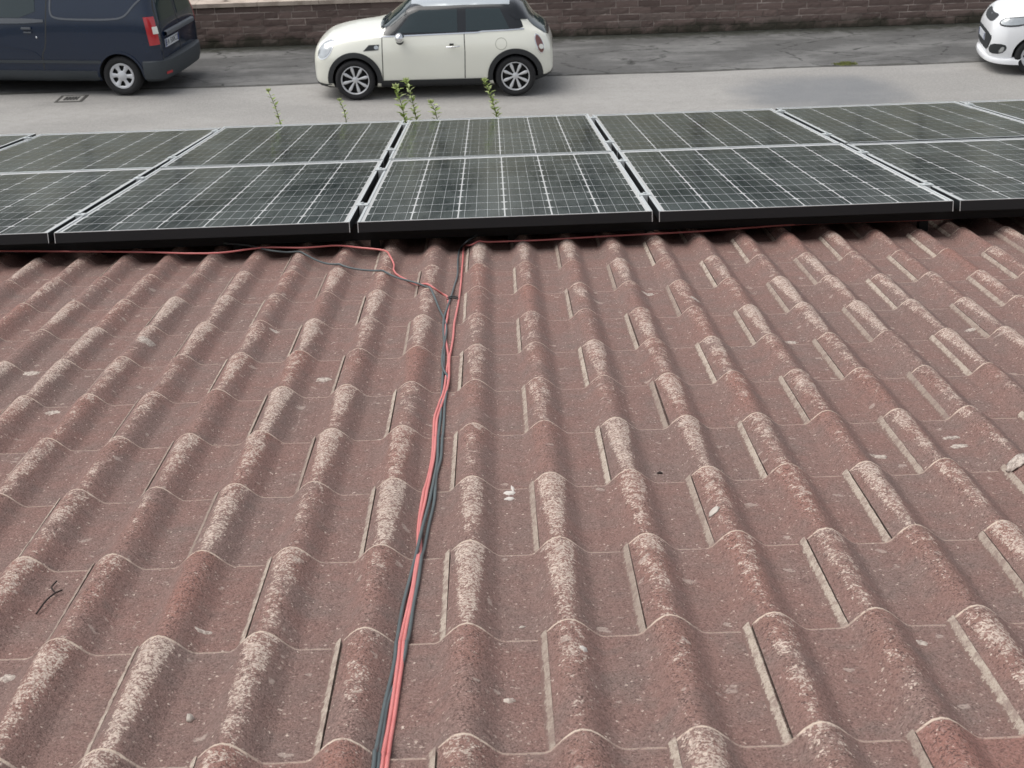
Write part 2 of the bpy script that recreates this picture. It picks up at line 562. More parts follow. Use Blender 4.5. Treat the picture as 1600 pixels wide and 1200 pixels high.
def car_body(T, wheels, wr, mat, mat_well, parent):
    """T: rows (x, zbot, ymax, zmax, ybelt, zbelt, yroof, zroof, ztop)"""
    xs = [r_[0] for r_ in T]
    F = [pchip(xs, [r_[k] for r_ in T]) for k in range(1, 9)]
    st = set(round(x, 4) for x in xs)
    x = xs[0]
    while x < xs[-1]:
        st.add(round(x, 4)); x += .05
    for e in (0.008, .02, .035):
        st.add(xs[0] + e); st.add(xs[-1] - e)
    st = sorted(st)
    rows = []
    for x in st:
        zb, ym, zm, yb, zbl, yr, zr, zt = [f(x) for f in F]
        pl = [(ym * .80, zb), (ym * .97, zb + .06), (ym, zm), (ym * .995, zm + (zbl - zm) * .45), (yb, zbl), (yr * .42 + yb * .58, zbl * .55 + zr * .45), (yr, zr), (yr * .55, zt - (zt - zr) * .25), (0.0, zt)]
        pl = chaikin(pl, 2, closed=False)
        half = [Vector((x, -a, c)) for a, c in pl]
        other = [Vector((x, a, c)) for a, c in reversed(pl[:-1])]
        rows.append(half + other)
    b = MB()
    b.quad_grid(rows, 0, close=True)
    for row, flip in ((rows[0], True), (rows[-1], False)):
        c = sum(row, Vector()) / len(row)
        k = len(b.v); b.v.extend(row); b.v.append(c)
        n = len(row)
        for i in range(n):
            q = (k + i, k + (i + 1) % n, k + n)
            b.f.append(q if not flip else (q[1], q[0], q[2])); b.mi.append(0)
    o = b.build('body', [mat, mat_well], parent, True, weld=1e-5)
    raw = BVHTree.FromPolygons([v.co.copy() for v in o.data.vertices], [tuple(p_.vertices) for p_ in o.data.polygons])
    # wheel wells
    cut = MB()
    for (wx, wy, wz) in wheels:
        n = 40
        s = -1 if wy < 0 else 1
        y0, y1 = (wy - .35, wy + .26) if s < 0 else (wy - .26, wy + .35)
        A = [Vector((wx + math.cos(2 * math.pi * k / n) * wr, y0, wz + math.sin(2 * math.pi * k / n) * wr)) for k in range(n)]
        B = [Vector((q.x, y1, q.z)) for q in A]
        cut.quad_grid([A, B], 0, close=True)
        cut.face(list(A), 0); cut.face(list(reversed(B)), 0)
    cme = cut.mesh('cutter', mat_well)
    bm = bmesh.new(); bm.from_mesh(cme); bmesh.ops.remove_doubles(bm, verts=bm.verts, dist=1e-5); bmesh.ops.recalc_face_normals(bm, faces=bm.faces); bm.to_mesh(cme); bm.free()
    co = bpy.data.objects.new('cutter', cme); COL.objects.link(co); co.parent = parent
    md = o.modifiers.new('wells', 'BOOLEAN'); md.operation = 'DIFFERENCE'; md.object = co; md.solver = 'EXACT'
    try: md.material_mode = 'TRANSFER'
    except Exception: pass
    dg = bpy.context.evaluated_depsgraph_get()
    me = bpy.data.meshes.new_from_object(o.evaluated_get(dg))
    o.modifiers.clear()
    o.data = me
    bpy.data.objects.remove(co)
    smooth_by_angle(o, 40)
    return o, raw

def patch(bvh, poly, name, mat, parent, N, U, V=(0, 0, 1), off=.004, depth=.012, medge=.07, org=(0, 0, 0), rnd=2, both=False, smooth=True):
    """a panel that follows the bodywork: a plane outline projected on to the car along -N, with an edge of its own"""
    N, U, V, org = Vector(N).normalized(), Vector(U).normalized(), Vector(V).normalized(), Vector(org)
    pl = chaikin(poly, rnd) if rnd else list(poly)
    outs = []
    bm = bmesh.new()
    vs = [bm.verts.new((a, c, 0)) for a, c in pl]
    try:
        f = bm.faces.new(vs)
        f.normal_update()
    except ValueError:
        bm.free(); return None
    bmesh.ops.triangulate(bm, faces=bm.faces[:])
    for _ in range(4):
        long = [e for e in bm.edges if e.calc_length() > medge]
        if not long: break
        bmesh.ops.subdivide_edges(bm, edges=long, cuts=1)
        bmesh.ops.triangulate(bm, faces=[f for f in bm.faces if len(f.verts) > 3])
    for v in bm.verts:
        q = org + U * v.co.x + V * v.co.y
        hit = bvh.ray_cast(q + N * 4, -N)
        if hit[0] is None:
            hit = bvh.find_nearest(q + N * .2)
        loc, nor = hit[0], hit[1]
        if nor.dot(N) < 0: nor = -nor
        v.co = loc + (N * .5 + nor * .5).normalized() * off
    bmesh.ops.recalc_face_normals(bm, faces=bm.faces)
    if sum((f.normal.dot(N) for f in bm.faces)) < 0:
        bmesh.ops.reverse_faces(bm, faces=bm.faces)
    be = [e for e in bm.edges if len(e.link_faces) == 1]
    ex = bmesh.ops.extrude_edge_only(bm, edges=be)
    for v in [g for g in ex['geom'] if isinstance(g, bmesh.types.BMVert)]:
        v.co -= N * depth
    me = bpy.data.meshes.new(name); bm.to_mesh(me); bm.free()
    me.materials.append(mat)
    o = link(name, me, parent)
    if smooth: smooth_by_angle(o, 40)
    if both:
        me2 = me.copy()
        for v in me2.vertices: v.co.y = -v.co.y
        me2.flip_normals()
        link(name, me2, parent)
    return o

def strip(bvh, line, w, name, mat, parent, N, U, V=(0, 0, 1), off=.003, depth=.008, closed=False, **kw):
    """a narrow seam or trim strip following a drawn line on the bodywork"""
    ln = [Vector(q) for q in line]
    n = len(ln); L, Rr = [], []
    for i in range(n):
        t = (ln[(i + 1) % n] - ln[i - 1]) if closed else (ln[min(i + 1, n - 1)] - ln[max(i - 1, 0)])
        t.normalize(); s = Vector((-t.y, t.x))
        L.append(tuple(ln[i] + s * w / 2)); Rr.append(tuple(ln[i] - s * w / 2))
    if closed:
        half = n // 2
        # open ring: leave a hairline
        L.append(L[0]); Rr.append(Rr[0])
        L[-1] = tuple(Vector(L[-1]) * .999 + Vector(L[-2]) * .001); Rr[-1] = tuple(Vector(Rr[-1]) * .999 + Vector(Rr[-2]) * .001)
    return patch(bvh, L + list(reversed(Rr)), name, mat, parent, N, U, V, off=off, depth=depth, rnd=0, **kw)

M_TYRE = simple('tyre_rubber', (.018, .018, .019, 1), .85, var=.2)
M_WELL = simple('wheel_well_black', (.012, .012, .012, 1), .95)
M_ALLOY = simple('silver_alloy', (.66, .67, .68, 1), .35, .35)
M_HUBCAP = simple('hubcap_silver', (.60, .61, .63, 1), .4, .2)
M_CHROME = simple('chrome', (.78, .79, .80, 1), .12, 1.0, var=.02)
M_BLKPL = simple('black_plastic', (.022, .024, .026, 1), .6, var=.15)
M_GLASS = simple('tinted_car_glass', (.022, .036, .040, 1), .05, 0, var=.1, coat=0.0, spec=.6)
M_SEAM = simple('panel_gap', (.05, .05, .045, 1), .9)
M_LAMP = simple('clear_lamp', (.50, .52, .52, 1), .18, .7, var=.3, scale=18, coat=.6)
M_RED = simple('red_lamp', (.42, .012, .02, 1), .2, coat=1.0)
M_WHITE_LAMP = simple('white_lamp', (.75, .76, .70, 1), .2, coat=1.0)
M_PLATE = simple('plate_white', (.55, .57, .60, 1), .5)
M_INK = simple('plate_ink', (.03, .035, .04, 1), .6)
M_BLUE = simple('plate_blue', (.03, .06, .22, 1), .5)

def wheel(parent, x, y, z, r_, rim_r, style, n_sp, M_R):
    s = -1 if y < 0 else 1
    root = MB()
    prof = [(0, 0), (rim_r * .98, 0)]
    root.lathe([(0.001, s * -.055), (rim_r * .97, s * -.055), (rim_r * .97, s * -.16), (.001, s * -.16)], 32)
    w = root.build('wheel', M_WELL, parent, True)
    w.location = (x, y, z)
    w.rotation_euler = (0, random.uniform(0, 6), 0)
    t = MB()
    t.lathe([(rim_r * .97, s * -.02), (rim_r * 1.03, s * .0), (rim_r + (r_ - rim_r) * .45, s * .012), (r_ * .94, s * .004), (r_ * .985, s * -.018), (r_, s * -.05), (r_, s * -.14), (r_ * .97, s * -.18), (rim_r, s * -.19)], 44)
    t.build('tyre', M_TYRE, w, True)
    q = MB()
    q.lathe([(rim_r * .90, s * -.035), (rim_r * .93, s * -.006), (rim_r * .985, s * -.002), (rim_r * .99, s * -.05)], 44)
    if style == 'spoke':
        q.lathe([(.001, s * -.02), (rim_r * .17, s * -.02), (rim_r * .24, s * -.04)], 20)
        for k in range(n_sp):
            a = 2 * math.pi * k / n_sp
            ca, sa = math.cos(a), math.sin(a)
            def P(rr, ww, yy): return Vector((ca * rr - sa * ww, s * yy, sa * rr + ca * ww))
            rows = []
            for rr, ww, yy in ((rim_r * .12, .010, -.026), (rim_r * .45, .018, -.022), (rim_r * .72, .026, -.016), (rim_r * .91, .018, -.014), (rim_r * .94, .012, -.02)):
                rows.append([P(rr, -ww, yy - .012), P(rr, -ww * .7, yy), P(rr, ww * .7, yy), P(rr, ww, yy - .012)])
            q.quad_grid(rows)
    else:
        q.lathe([(.001, s * .002), (rim_r * .34, s * -.002), (rim_r * .40, s * -.012)], 24)
        q.lathe([(rim_r * .80, s * -.02), (rim_r * .86, s * -.004), (rim_r * .93, s * -.004)], 44)
        for k in range(n_sp):
            a = 2 * math.pi * k / n_sp
            ca, sa = math.cos(a), math.sin(a)
            def P(rr, ww, yy): return Vector((ca * rr - sa * ww, s * yy, sa * rr + ca * ww))
            rows = []
            for rr, ww, yy in ((rim_r * .28, .030, -.008), (rim_r * .55, .030, -.010), (rim_r * .74, .040, -.008), (rim_r * .84, .052, -.006)):
                rows.append([P(rr, -ww, yy - .012), P(rr, -ww * .75, yy), P(rr, ww * .75, yy), P(rr, ww, yy - .012)])
            q.quad_grid(rows)
    q.build('rim', M_R, w, True)
    return w

SIDE = dict(N=(0, -1, 0), U=(1, 0, 0))
REAR = dict(N=(1, 0, 0), U=(0, 1, 0))
FRONT = dict(N=(-1, 0, 0), U=(0, 1, 0))

def arc(cx, cz, r_, a0, a1, n=24):
    return [(cx + math.cos(R(a0 + (a1 - a0) * k / n)) * r_, cz + math.sin(R(a0 + (a1 - a0) * k / n)) * r_) for k in range(n + 1)]

def text_mesh(name, body, size, mat, parent, mtx):
    cu = bpy.data.curves.new(name, 'FONT')
    cu.body = body; cu.size = size; cu.extrude = .0012; cu.align_x = 'CENTER'; cu.align_y = 'CENTER'
    to = bpy.data.objects.new(name, cu); COL.objects.link(to)
    dg = bpy.context.evaluated_depsgraph_get()
    me = bpy.data.meshes.new_from_object(to.evaluated_get(dg))
    bpy.data.objects.remove(to)
    me.materials.clear(); me.materials.append(mat)
    o = link(name, me, parent)
    o.matrix_local = mtx
    return o

def number_plate(parent, loc, w, h, yaw, body=None):
    """plate facing +X rotated by yaw about z"""
    m = Matrix.Translation(loc) @ Matrix.Rotation(yaw, 4, 'Z')
    b = MB(); b.box(-.006, .006, -w / 2, w / 2, -h / 2, h / 2)
    o = b.build('number_plate', M_PLATE, parent); o.matrix_local = m
    for s in (-1, 1):
        q = MB(); q.box(.0065, .0075, s * (w / 2 - .02) - .018, s * (w / 2 - .02) + .018, -h / 2 + .006, h / 2 - .006)
        q.build('blue_band', M_BLUE, o)
    if body is None: return o
    mt = Matrix(((0, 0, 1, .0075), (1, 0, 0, 0), (0, 1, 0, 0), (0, 0, 0, 1)))
    text_mesh('plate_number', body, h * .95, M_INK, o, mt)
    return o

# ---- cream hatchback
M_CREAM = (lambda t: t.set(t.mix(t.noise(t.obj(), 3.0), (.81, .81, .71, 1), (.85, .85, .76, 1)), .32, 0, .5, .8, .04))(NT('cream_paint'))
M_ROOFBLK = simple('gloss_black_roof', (.012, .014, .017, 1), .15, 0, var=.1, coat=.25)
M_ROOF_SKY = simple('sky_reflection_roof', (.46, .50, .52, 1), .2, .3, var=.05, coat=1.0)  # pale sky reflection of the dark roof put into its colour
mini = empty('cream_hatchback', (-1.0846, 23.43, 0), -0.0268)
tag(mini, 'small cream hatchback with sky reflection coloured into its roof and black wheel arch trims parked by the wall', 'car', 'cars parked along the street')
TM = [(-1.885, .30, .46, .50, .40, .60, .26, .655, .67),
      (-1.87, .25, .56, .52, .50, .66, .34, .72, .74),
      (-1.80, .19, .68, .53, .60, .74, .44, .81, .83),
      (-1.65, .17, .77, .54, .68, .83, .50, .90, .915),
      (-1.35, .165, .825, .56, .73, .90, .54, .965, .98),
      (-.95, .16, .84, .56, .755, .935, .58, 1.01, 1.03),
      (-.80, .16, .842, .56, .765, .945, .62, 1.04, 1.06),
      (-.62, .16, .842, .56, .77, .95, .60, 1.16, 1.19),
      (-.34, .16, .842, .56, .772, .955, .575, 1.34, 1.385),
      (-.20, .16, .842, .56, .772, .957, .575, 1.365, 1.415),
      (.45, .16, .842, .57, .775, .965, .58, 1.385, 1.435),
      (1.05, .165, .842, .58, .765, .985, .565, 1.37, 1.42),
      (1.24, .17, .835, .59, .75, .99, .545, 1.34, 1.40),
      (1.36, .18, .825, .59, .73, .99, .52, 1.24, 1.32),
      (1.50, .20, .80, .60, .70, .97, .50, 1.06, 1.12),
      (1.60, .22, .765, .61, .66, .93, .47, .985, 1.01),
      (1.70, .25, .71, .61, .60, .86, .42, .92, .93),
      (1.77, .29, .64, .60, .54, .75, .36, .80, .81),
      (1.81, .35, .56, .58, .46, .66, .28, .69, .70)]
WHM = [(sx, sy, .308) for sx in (-1.2335, 1.2335) for sy in (-.83, .83)]
mb_, bv = car_body(TM, WHM, .352, M_CREAM, M_WELL, mini)
mb_.data.materials.append(M_ROOFBLK)
gl = pchip([-.80, -.74, -.66, -.60, 1.15, 1.25, 1.35, 1.56], [1.08, 1.04, .985, .978, 1.01, 1.12, 1.18, 1.4])
for p_ in mb_.data.polygons:
    c_ = p_.center
    if -.80 < c_.x < 1.50 and c_.z > gl(c_.x): p_.material_index = len(mb_.data.materials) - 1
for wx, wy, wz in WHM:
    wheel(mini, wx, wy + (.004 if wy < 0 else -.004), wz, .308, .222, 'spoke', 8, M_ALLOY)
# black greenhouse band, roof, glass
patch(bv, [(-.80, .975), (-.66, .965), (0, .972), (.9, .99), (1.38, 1.005), (1.34, 1.12), (1.22, 1.325), (1.0, 1.355), (.2, 1.37), (-.28, 1.345), (-.40, 1.285), (-.62, 1.12)], 'pillar_trim', M_ROOFBLK, mini, off=.003, rnd=1, both=True, **SIDE)
patch(bv, [(-.56, 1.0), (.37, .995), (.37, 1.305), (-.20, 1.305), (-.34, 1.25)], 'side_window', M_GLASS, mini, off=.008, rnd=0, both=True, **SIDE)
patch(bv, [(.50, 1.005), (1.16, 1.02), (1.02, 1.30), (.50, 1.31)], 'quarter_window', M_GLASS, mini, off=.008, rnd=0, both=True, **SIDE)
patch(bv, [(-.33, -.54), (-.36, 0), (-.33, .54), (.4, .575), (1.2, .54), (1.33, .47), (1.36, 0), (1.33, -.47), (1.2, -.54), (.4, -.575)], 'roof', M_ROOF_SKY, mini, (0, 0, 1), (1, 0, 0), (0, 1, 0), off=.006, depth=.03, rnd=1)
patch(bv, [(-.68, .16), (0, .12), (.68, .16), (.575, .70), (0, .735), (-.575, .70)], 'windscreen', M_GLASS, mini, (-.70, 0, .714), (0, 1, 0), (.714, 0, .70), off=.005, rnd=1)
patch(bv, [(-.70, .11), (0, .045), (.70, .11), (.69, .17), (0, .125), (-.69, .17)], 'scuttle_panel', M_BLKPL, mini, (-.4, 0, .9), (0, 1, 0), (.714, 0, .70), off=.004, rnd=1)
for sy in (-.12, .42):
    b = MB()
    pts = []
    for k in range(7):
        q = Vector((0, sy + .5 * k / 6 - .45, 0)) ; vv = .17 + .07 * math.sin(k / 6 * 2.2)
        q = q + Vector((.714, 0, .70)) * vv
        h = bv.ray_cast(q + Vector((-.7, 0, .714)) * 3, Vector((.7, 0, -.714)))
        pts.append(h[0] + Vector((-.7, 0, .714)) * .018)
    b.tube(pts, .008, 6); b.build('wiper', M_BLKPL, mini, True)
patch(bv, [(-.52, -.57), (0, -.60), (.52, -.57), (.56, -.28), (.48, -.05), (0, 0.0), (-.48, -.05), (-.56, -.28)], 'rear_window', M_GLASS, mini, (.86, 0, .5), (0, 1, 0), (-.5, 0, .86), org=(1.36, 0, 1.30), off=.006, rnd=1)
patch(bv, [(.95, .995), (1.30, 1.0), (1.50, 1.03), (1.52, 1.10), (1.42, 1.22), (1.30, 1.31), (1.15, 1.33), (1.0, 1.30)], 'rear_pillar_glass', M_ROOFBLK, mini, (.30, -.92, .2), (1, 0, 0), off=.009, rnd=1, both=True)
# chrome belt line
strip(bv, [(-.82 + .05 * k, .952 + .01 * k / 10 + (.012 if k > 30 else 0)) for k in range(0, 45)], .018, 'belt_trim', M_CHROME, mini, off=.007, both=True, **SIDE)
# arches, sills, lower bumper
for cx in (-1.2335, 1.2335):
    o1 = arc(cx, .31, .425, -8, 188, 28); i1 = arc(cx, .31, .350, 188, -8, 28)
    patch(bv, o1 + i1, 'arch_trim', M_BLKPL, mini, off=.014, depth=.03, rnd=0, both=True, **SIDE)
patch(bv, [(-.83, .295), (.83, .295), (.84, .15), (-.84, .15)], 'sill_trim', M_BLKPL, mini, off=.012, depth=.03, rnd=0, both=True, **SIDE)
patch(bv, [(-.74, .27), (.74, .27), (.70, .15), (-.70, .15)], 'front_valance', M_BLKPL, mini, off=.01, depth=.05, rnd=1, **FRONT)
patch(bv, [(-.78, .33), (.78, .33), (.74, .17), (-.74, .17)], 'rear_valance', M_BLKPL, mini, off=.01, depth=.05, rnd=1, **REAR)
patch(bv, [(-.35, .60), (.35, .60), (.30, .68), (-.30, .68)], 'grille', M_BLKPL, mini, off=.006, rnd=1, **FRONT)
# door
strip(bv, [(-.785, .945), (-.79, .6), (-.80, .30)], .014, 'door_gap', M_SEAM, mini, off=.001, both=True, **SIDE)
strip(bv, [(.47, .965), (.475, .7), (.46, .30)], .014, 'door_gap', M_SEAM, mini, off=.001, both=True, **SIDE)
dr = patch(bv, [(-.778, .935), (.463, .952), (.468, .70), (.452, .302), (-.79, .302), (-.782, .6)], 'door', M_CREAM, mini, off=.003, depth=.01, rnd=0, **SIDE)
b = MB(); b.tube([(.20, -.860, .79), (.23, -.880, .792), (.36, -.880, .798), (.40, -.860, .800)], .011, 8); b.build('handle', M_CHROME, dr, True)
b = MB(); b.box(.245, .31, -.861, -.849, .812, .842); b.build('handle_recess', M_SEAM, dr)
ring = [(1.03 + .085 * math.cos(2 * math.pi * k / 28), .81 + .085 * math.sin(2 * math.pi * k / 28)) for k in range(28)]
strip(bv, ring, .008, 'fuel_cap', simple('cream_gap', (.40, .40, .33, 1), .6), mini, off=.002, closed=True, **SIDE)
patch(bv, [(-1.08, .752), (-.99, .838), (-.83, .842), (-.85, .765)], 'side_vent', M_BLKPL, mini, off=.006, rnd=0, both=True, **SIDE)
patch(bv, [(-.875 + .036 * math.cos(k * .524), .803 + .028 * math.sin(k * .524)) for k in range(12)], 'indicator', M_LAMP, mini, off=.012, rnd=0, both=True, **SIDE)
HN = Vector((-.62, -.74, .25)).normalized(); HU = Vector((.77, -.64, 0)).normalized(); HV = HN.cross(HU); HV = HV if HV.z > 0 else -HV
def ell(a, c, rot=0.0, n=22):
    return [(a * math.cos(2 * math.pi * k / n) * math.cos(rot) - c * math.sin(2 * math.pi * k / n) * math.sin(rot), a * math.cos(2 * math.pi * k / n) * math.sin(rot) + c * math.sin(2 * math.pi * k / n) * math.cos(rot)) for k in range(n)]
patch(bv, ell(.125, .165, -.35), 'headlight_ring', M_CHROME, mini, HN, HU, HV, org=(-1.66, -.66, .76), off=.006, rnd=0, both=True)
patch(bv, ell(.108, .146, -.35), 'headlight', M_LAMP, mini, HN, HU, HV, org=(-1.66, -.66, .76), off=.012, rnd=0, both=True)
TN = Vector((.62, -.78, .05)).normalized(); TU = Vector((.78, .62, 0))
patch(bv, ell(.066, .150, .12), 'tail_light_ring', M_CHROME, mini, TN, TU, org=(1.585, -.70, .775), off=.008, rnd=0, both=True)
tl = patch(bv, ell(.052, .132, .12), 'tail_light', simple('smoked_red_lamp', (.16, .055, .045, 1), .2, coat=1.0), mini, TN, TU, org=(1.585, -.70, .775), off=.013, rnd=0, both=True)
patch(bv, ell(.036, .036), 'reverse_lamp', M_WHITE_LAMP, mini, TN, TU, org=(1.60, -.70, .735), off=.019, rnd=0)
b = MB(); b.tube([(1.71, -.42, .86), (1.74, 0, .86), (1.71, .42, .86)], .012, 6); b.build('tailgate_trim', M_CHROME, mini, True)
b = MB(); b.ball((-.50, -.935, .965), .075, .105, .075, 16); b.build('mirror', M_CHROME, mini, True)
b = MB(); b.tube([(-.50, -.80, .93), (-.50, -.93, .915)], [.03, .06], 10); b.build('mirror_foot', M_BLKPL, mini, True)

# ---- dark blue van
M_NAVY = (lambda t: t.set(t.mix(t.noise(t.obj(), 2.0), (.003, .012, .034, 1), (.004, .015, .040, 1)), .22, 0, .4, .5, .03))(NT('navy_paint'))
M_GREYPL = simple('grey_bumper_plastic', (.040, .048, .055, 1), .55, var=.12)
M_TRIM = simple('grey_trim_and_glint', (.11, .12, .135, 1), .4, var=.1)
van = empty('dark_blue_van', (-7.344, 24.513, 0), -0.18)
tag(van, 'dark navy blue panel van seen from its rear corner with a red tail light', 'van', 'cars parked along the street')
TV = [(-2.22, .32, .55, .55, .50, .70, .3, .78, .80),
      (-2.15, .25, .70, .55, .62, .85, .4, .93, .95),
      (-1.95, .22, .82, .58, .72, .98, .5, 1.05, 1.07),
      (-1.50, .21, .865, .60, .80, 1.08, .6, 1.15, 1.17),
      (-1.32, .20, .872, .60, .82, 1.10, .66, 1.20, 1.24),
      (-.62, .20, .875, .62, .84, 1.14, .70, 1.66, 1.72),
      (-.40, .20, .875, .62, .845, 1.15, .70, 1.73, 1.79),
      (.6, .20, .875, .62, .85, 1.16, .715, 1.76, 1.82),
      (1.7, .21, .872, .62, .848, 1.16, .71, 1.75, 1.81),
      (1.88, .22, .865, .62, .84, 1.16, .69, 1.72, 1.785),
      (1.955, .23, .85, .62, .825, 1.15, .66, 1.66, 1.73),
      (2.02, .25, .83, .61, .80, 1.12, .62, 1.45, 1.50),
      (2.07, .28, .80, .60, .77, 1.05, .58, 1.18, 1.22),
      (2.10, .32, .76, .60, .72, .95, .52, 1.00, 1.03)]
WHV = [(sx, sy, .315) for sx in (-1.405, 1.405) for sy in (-.85, .85)]
vb_, bv = car_body(TV, WHV, .365, M_NAVY, M_WELL, van)
for wx, wy, wz in WHV:
    wheel(van, wx, wy + (.006 if wy < 0 else -.006), wz, .315, .205, 'cap', 6, M_HUBCAP)
patch(bv, [(-1.05, 1.225), (.085, 1.225), (.085, 1.60), (-.58, 1.60)], 'side_window', M_GLASS, van, off=.005, rnd=1, both=True, **SIDE)
patch(bv, [(-1.10, 1.215), (.215, 1.215), (.215, 1.145), (-1.10, 1.13)], 'window_sill_trim', M_TRIM, van, off=.012, rnd=1, both=True, **SIDE)
patch(bv, [(-.70, .50), (0, .46), (.70, .50), (.60, 1.12), (0, 1.16), (-.60, 1.12)], 'windscreen', M_GLASS, van, (-.62, 0, .78), (0, 1, 0), (.78, 0, .62), org=(-1.75, 0, .92), off=.005, rnd=1)
pts = chaikin([(.36, 1.56), (.33, 1.30), (.40, 1.215), (.8, 1.20), (1.36, 1.20), (1.58, 1.24), (1.72, 1.40), (1.84, 1.50)], 3, closed=False)
strip(bv, pts, .026, 'crease_highlight', M_TRIM, van, off=.006, both=True, **SIDE)  # highlight along the moulded groove, laid on as a paler grey strip
pts = chaikin([(.30, 1.62), (.25, 1.1), (.20, .75), (.12, .66), (.12, .42)], 3, closed=False)
strip(bv, pts, .016, 'door_gap', M_SEAM, van, off=.002, both=True, **SIDE)
pts = chaikin([(-.9, .84), (-.3, .76), (0, .70), (.10, .60)], 3, closed=False)
strip(bv, pts, .02, 'door_crease', M_NAVY, van, off=.006, both=True, **SIDE)
strip(bv, [(-1.0 + .1 * k, .545) for k in range(22)], .045, 'rub_strip', M_GREYPL, van, off=.014, both=True, **SIDE)
patch(bv, [(-1.02, .40), (1.02, .40), (1.02, .20), (-1.02, .20)], 'sill_trim', M_GREYPL, van, off=.010, rnd=0, both=True, **SIDE)
for cx in (1.405, -1.405):
    patch(bv, arc(cx, .315, .40, -2, 182, 26) + arc(cx, .315, .362, 182, -2, 26), 'arch_lip', M_NAVY, van, off=.010, rnd=0, both=True, **SIDE)
b = MB(); b.box(-.16, .0, -.890, -.868, 1.055, 1.085); b.build('door_handle', M_TRIM, van)
b = MB(); b.box(-.13, .0, -.884, -.866, .995, 1.015); b.build('handle_recess', M_TRIM, van)
b = MB(); b.ball((.075, -.876, .925), .016, .008, .018, 10); b.build('door_lock', M_CHROME, van, True)
# rear
for s in (-1, 1):
    patch(bv, [(s * .06, 1.14), (s * .66, 1.14), (s * .60, 1.56), (s * .06, 1.58)], 'rear_window', M_GLASS, van, off=.006, rnd=0, **REAR)
strip(bv, [(.0, .56), (.0, 1.70)], .016, 'rear_door_gap', M_SEAM, van, off=.002, **REAR)
strip(bv, [(-.735, .56), (-.735, 1.0), (-.70, 1.35), (-.60, 1.68)], .018, 'rear_door_gap', M_SEAM, van, off=.002, **REAR)
strip(bv, [(.735, .56), (.735, 1.0), (.70, 1.35), (.60, 1.68)], .018, 'rear_door_gap', M_SEAM, van, off=.002, **REAR)
b = MB()
b.quad_grid([[Vector((2.10 + dx, y, z)) for dx, z in ((0.0, .90), (.045, .905), (.05, .935), (.045, .965), (-.02, .985))] for y in (-.60, -.3, 0, .3, .58)])
b.build('grab_bar', M_TRIM, van)
number_plate(van, (2.118, -.36, .795), .55, .125, 0.0, 'EA 500CZ')
TN2 = Vector((.55, -.83, 0)).normalized(); TU2 = Vector((.83, .55, 0)).normalized()
tlv = patch(bv, [(-.085, 1.235), (.075, 1.235), (.115, .81), (-.045, .80)], 'tail_light', M_RED, van, TN2, TU2, org=(1.965, -.80, 0), off=.012, depth=.03, rnd=0)
patch(bv, [(.02, 1.085), (.10, 1.085), (.112, .975), (.03, .975)], 'reverse_lamp', M_WHITE_LAMP, van, TN2, TU2, org=(1.965, -.80, 0), off=.02, depth=.02, rnd=0)
patch(bv, [(-.085, 1.235), (.075, 1.235), (.115, .81), (-.045, .80)], 'tail_light', M_RED, van, Vector((TN2.x, -TN2.y, 0)), Vector((TU2.x, -TU2.y, 0)), org=(1.965, .80, 0), off=.012, depth=.03, rnd=1)
# bumper swept round the tail
path = [(1.80, -.872), (1.92, -.872), (2.06, -.83), (2.15, -.70), (2.185, -.45), (2.20, 0), (2.185, .45), (2.15, .70), (2.06, .83), (1.92, .872), (1.80, .872)]
path = chaikin(path, 2, closed=False)
rows = []
for i, (x, y) in enumerate(path):
    t = Vector(path[min(i + 1, len(path) - 1)]) - Vector(path[max(i - 1, 0)]); t.normalize()
    nx, ny = t.y, -t.x
    rows.append([Vector((x + nx * d, y + ny * d, z)) for d, z in ((-.10, .22), (-.02, .27), (.008, .36), (.012, .48), (.006, .545), (-.03, .57), (-.14, .575))])
b = MB(); b.quad_grid(rows)
bo = b.build('rear_bumper', M_GREYPL, van, True); smooth_by_angle(bo, 40)
b = MB(); b.box(2.03, 2.06, -.70, -.55, .33, .37)
b = MB(); b.quad_grid([[Vector((2.118 + .018, -.76, z)) for z in (.335, .375)], [Vector((2.175, -.62, z)) for z in (.335, .375)]]); b.build('reflector', M_RED, van)

# ---- white city car
M_WHITE = (lambda t: t.set(t.mix(t.noise(t.obj(), 3.0), (.80, .81, .82, 1), (.84, .85, .86, 1)), .3, 0, .5, .8, .04))(NT('white_paint'))
kia = empty('white_city_car', (9.435, 23.42, 0), -0.1383)
tag(kia, 'white small hatchback with dark lower grille entering at the right edge', 'car', 'cars parked along the street')
TK = [(-1.84, .22, .44, .38, .38, .55, .28, .58, .60),
      (-1.82, .19, .55, .38, .50, .62, .36, .66, .68),
      (-1.74, .18, .665, .40, .60, .74, .46, .80, .82),
      (-1.60, .175, .745, .44, .68, .84, .52, .91, .93),
      (-1.30, .17, .785, .50, .72, .92, .55, .99, 1.01),
      (-.95, .17, .795, .54, .735, .96, .60, 1.05, 1.07),
      (-.20, .17, .797, .56, .745, .98, .56, 1.38, 1.43),
      (.4, .17, .797, .56, .75, .99, .565, 1.44, 1.48),
      (1.2, .18, .79, .56, .745, 1.02, .55, 1.41, 1.46),
      (1.5, .2, .76, .56, .70, 1.0, .50, 1.25, 1.30),
      (1.68, .26, .70, .56, .62, .9, .44, 1.0, 1.02),
      (1.75, .32, .6, .56, .52, .75, .36, .8, .82)]
WHK = [(sx, sy, .285) for sx in (-1.1925, 1.1925) for sy in (-.775, .775)]
kb_, bv = car_body(TK, WHK, .325, M_WHITE, M_WELL, kia)
for wx, wy, wz in WHK:
    wheel(kia, wx, wy + (.006 if wy < 0 else -.006), wz, .285, .19, 'cap', 7, M_HUBCAP)
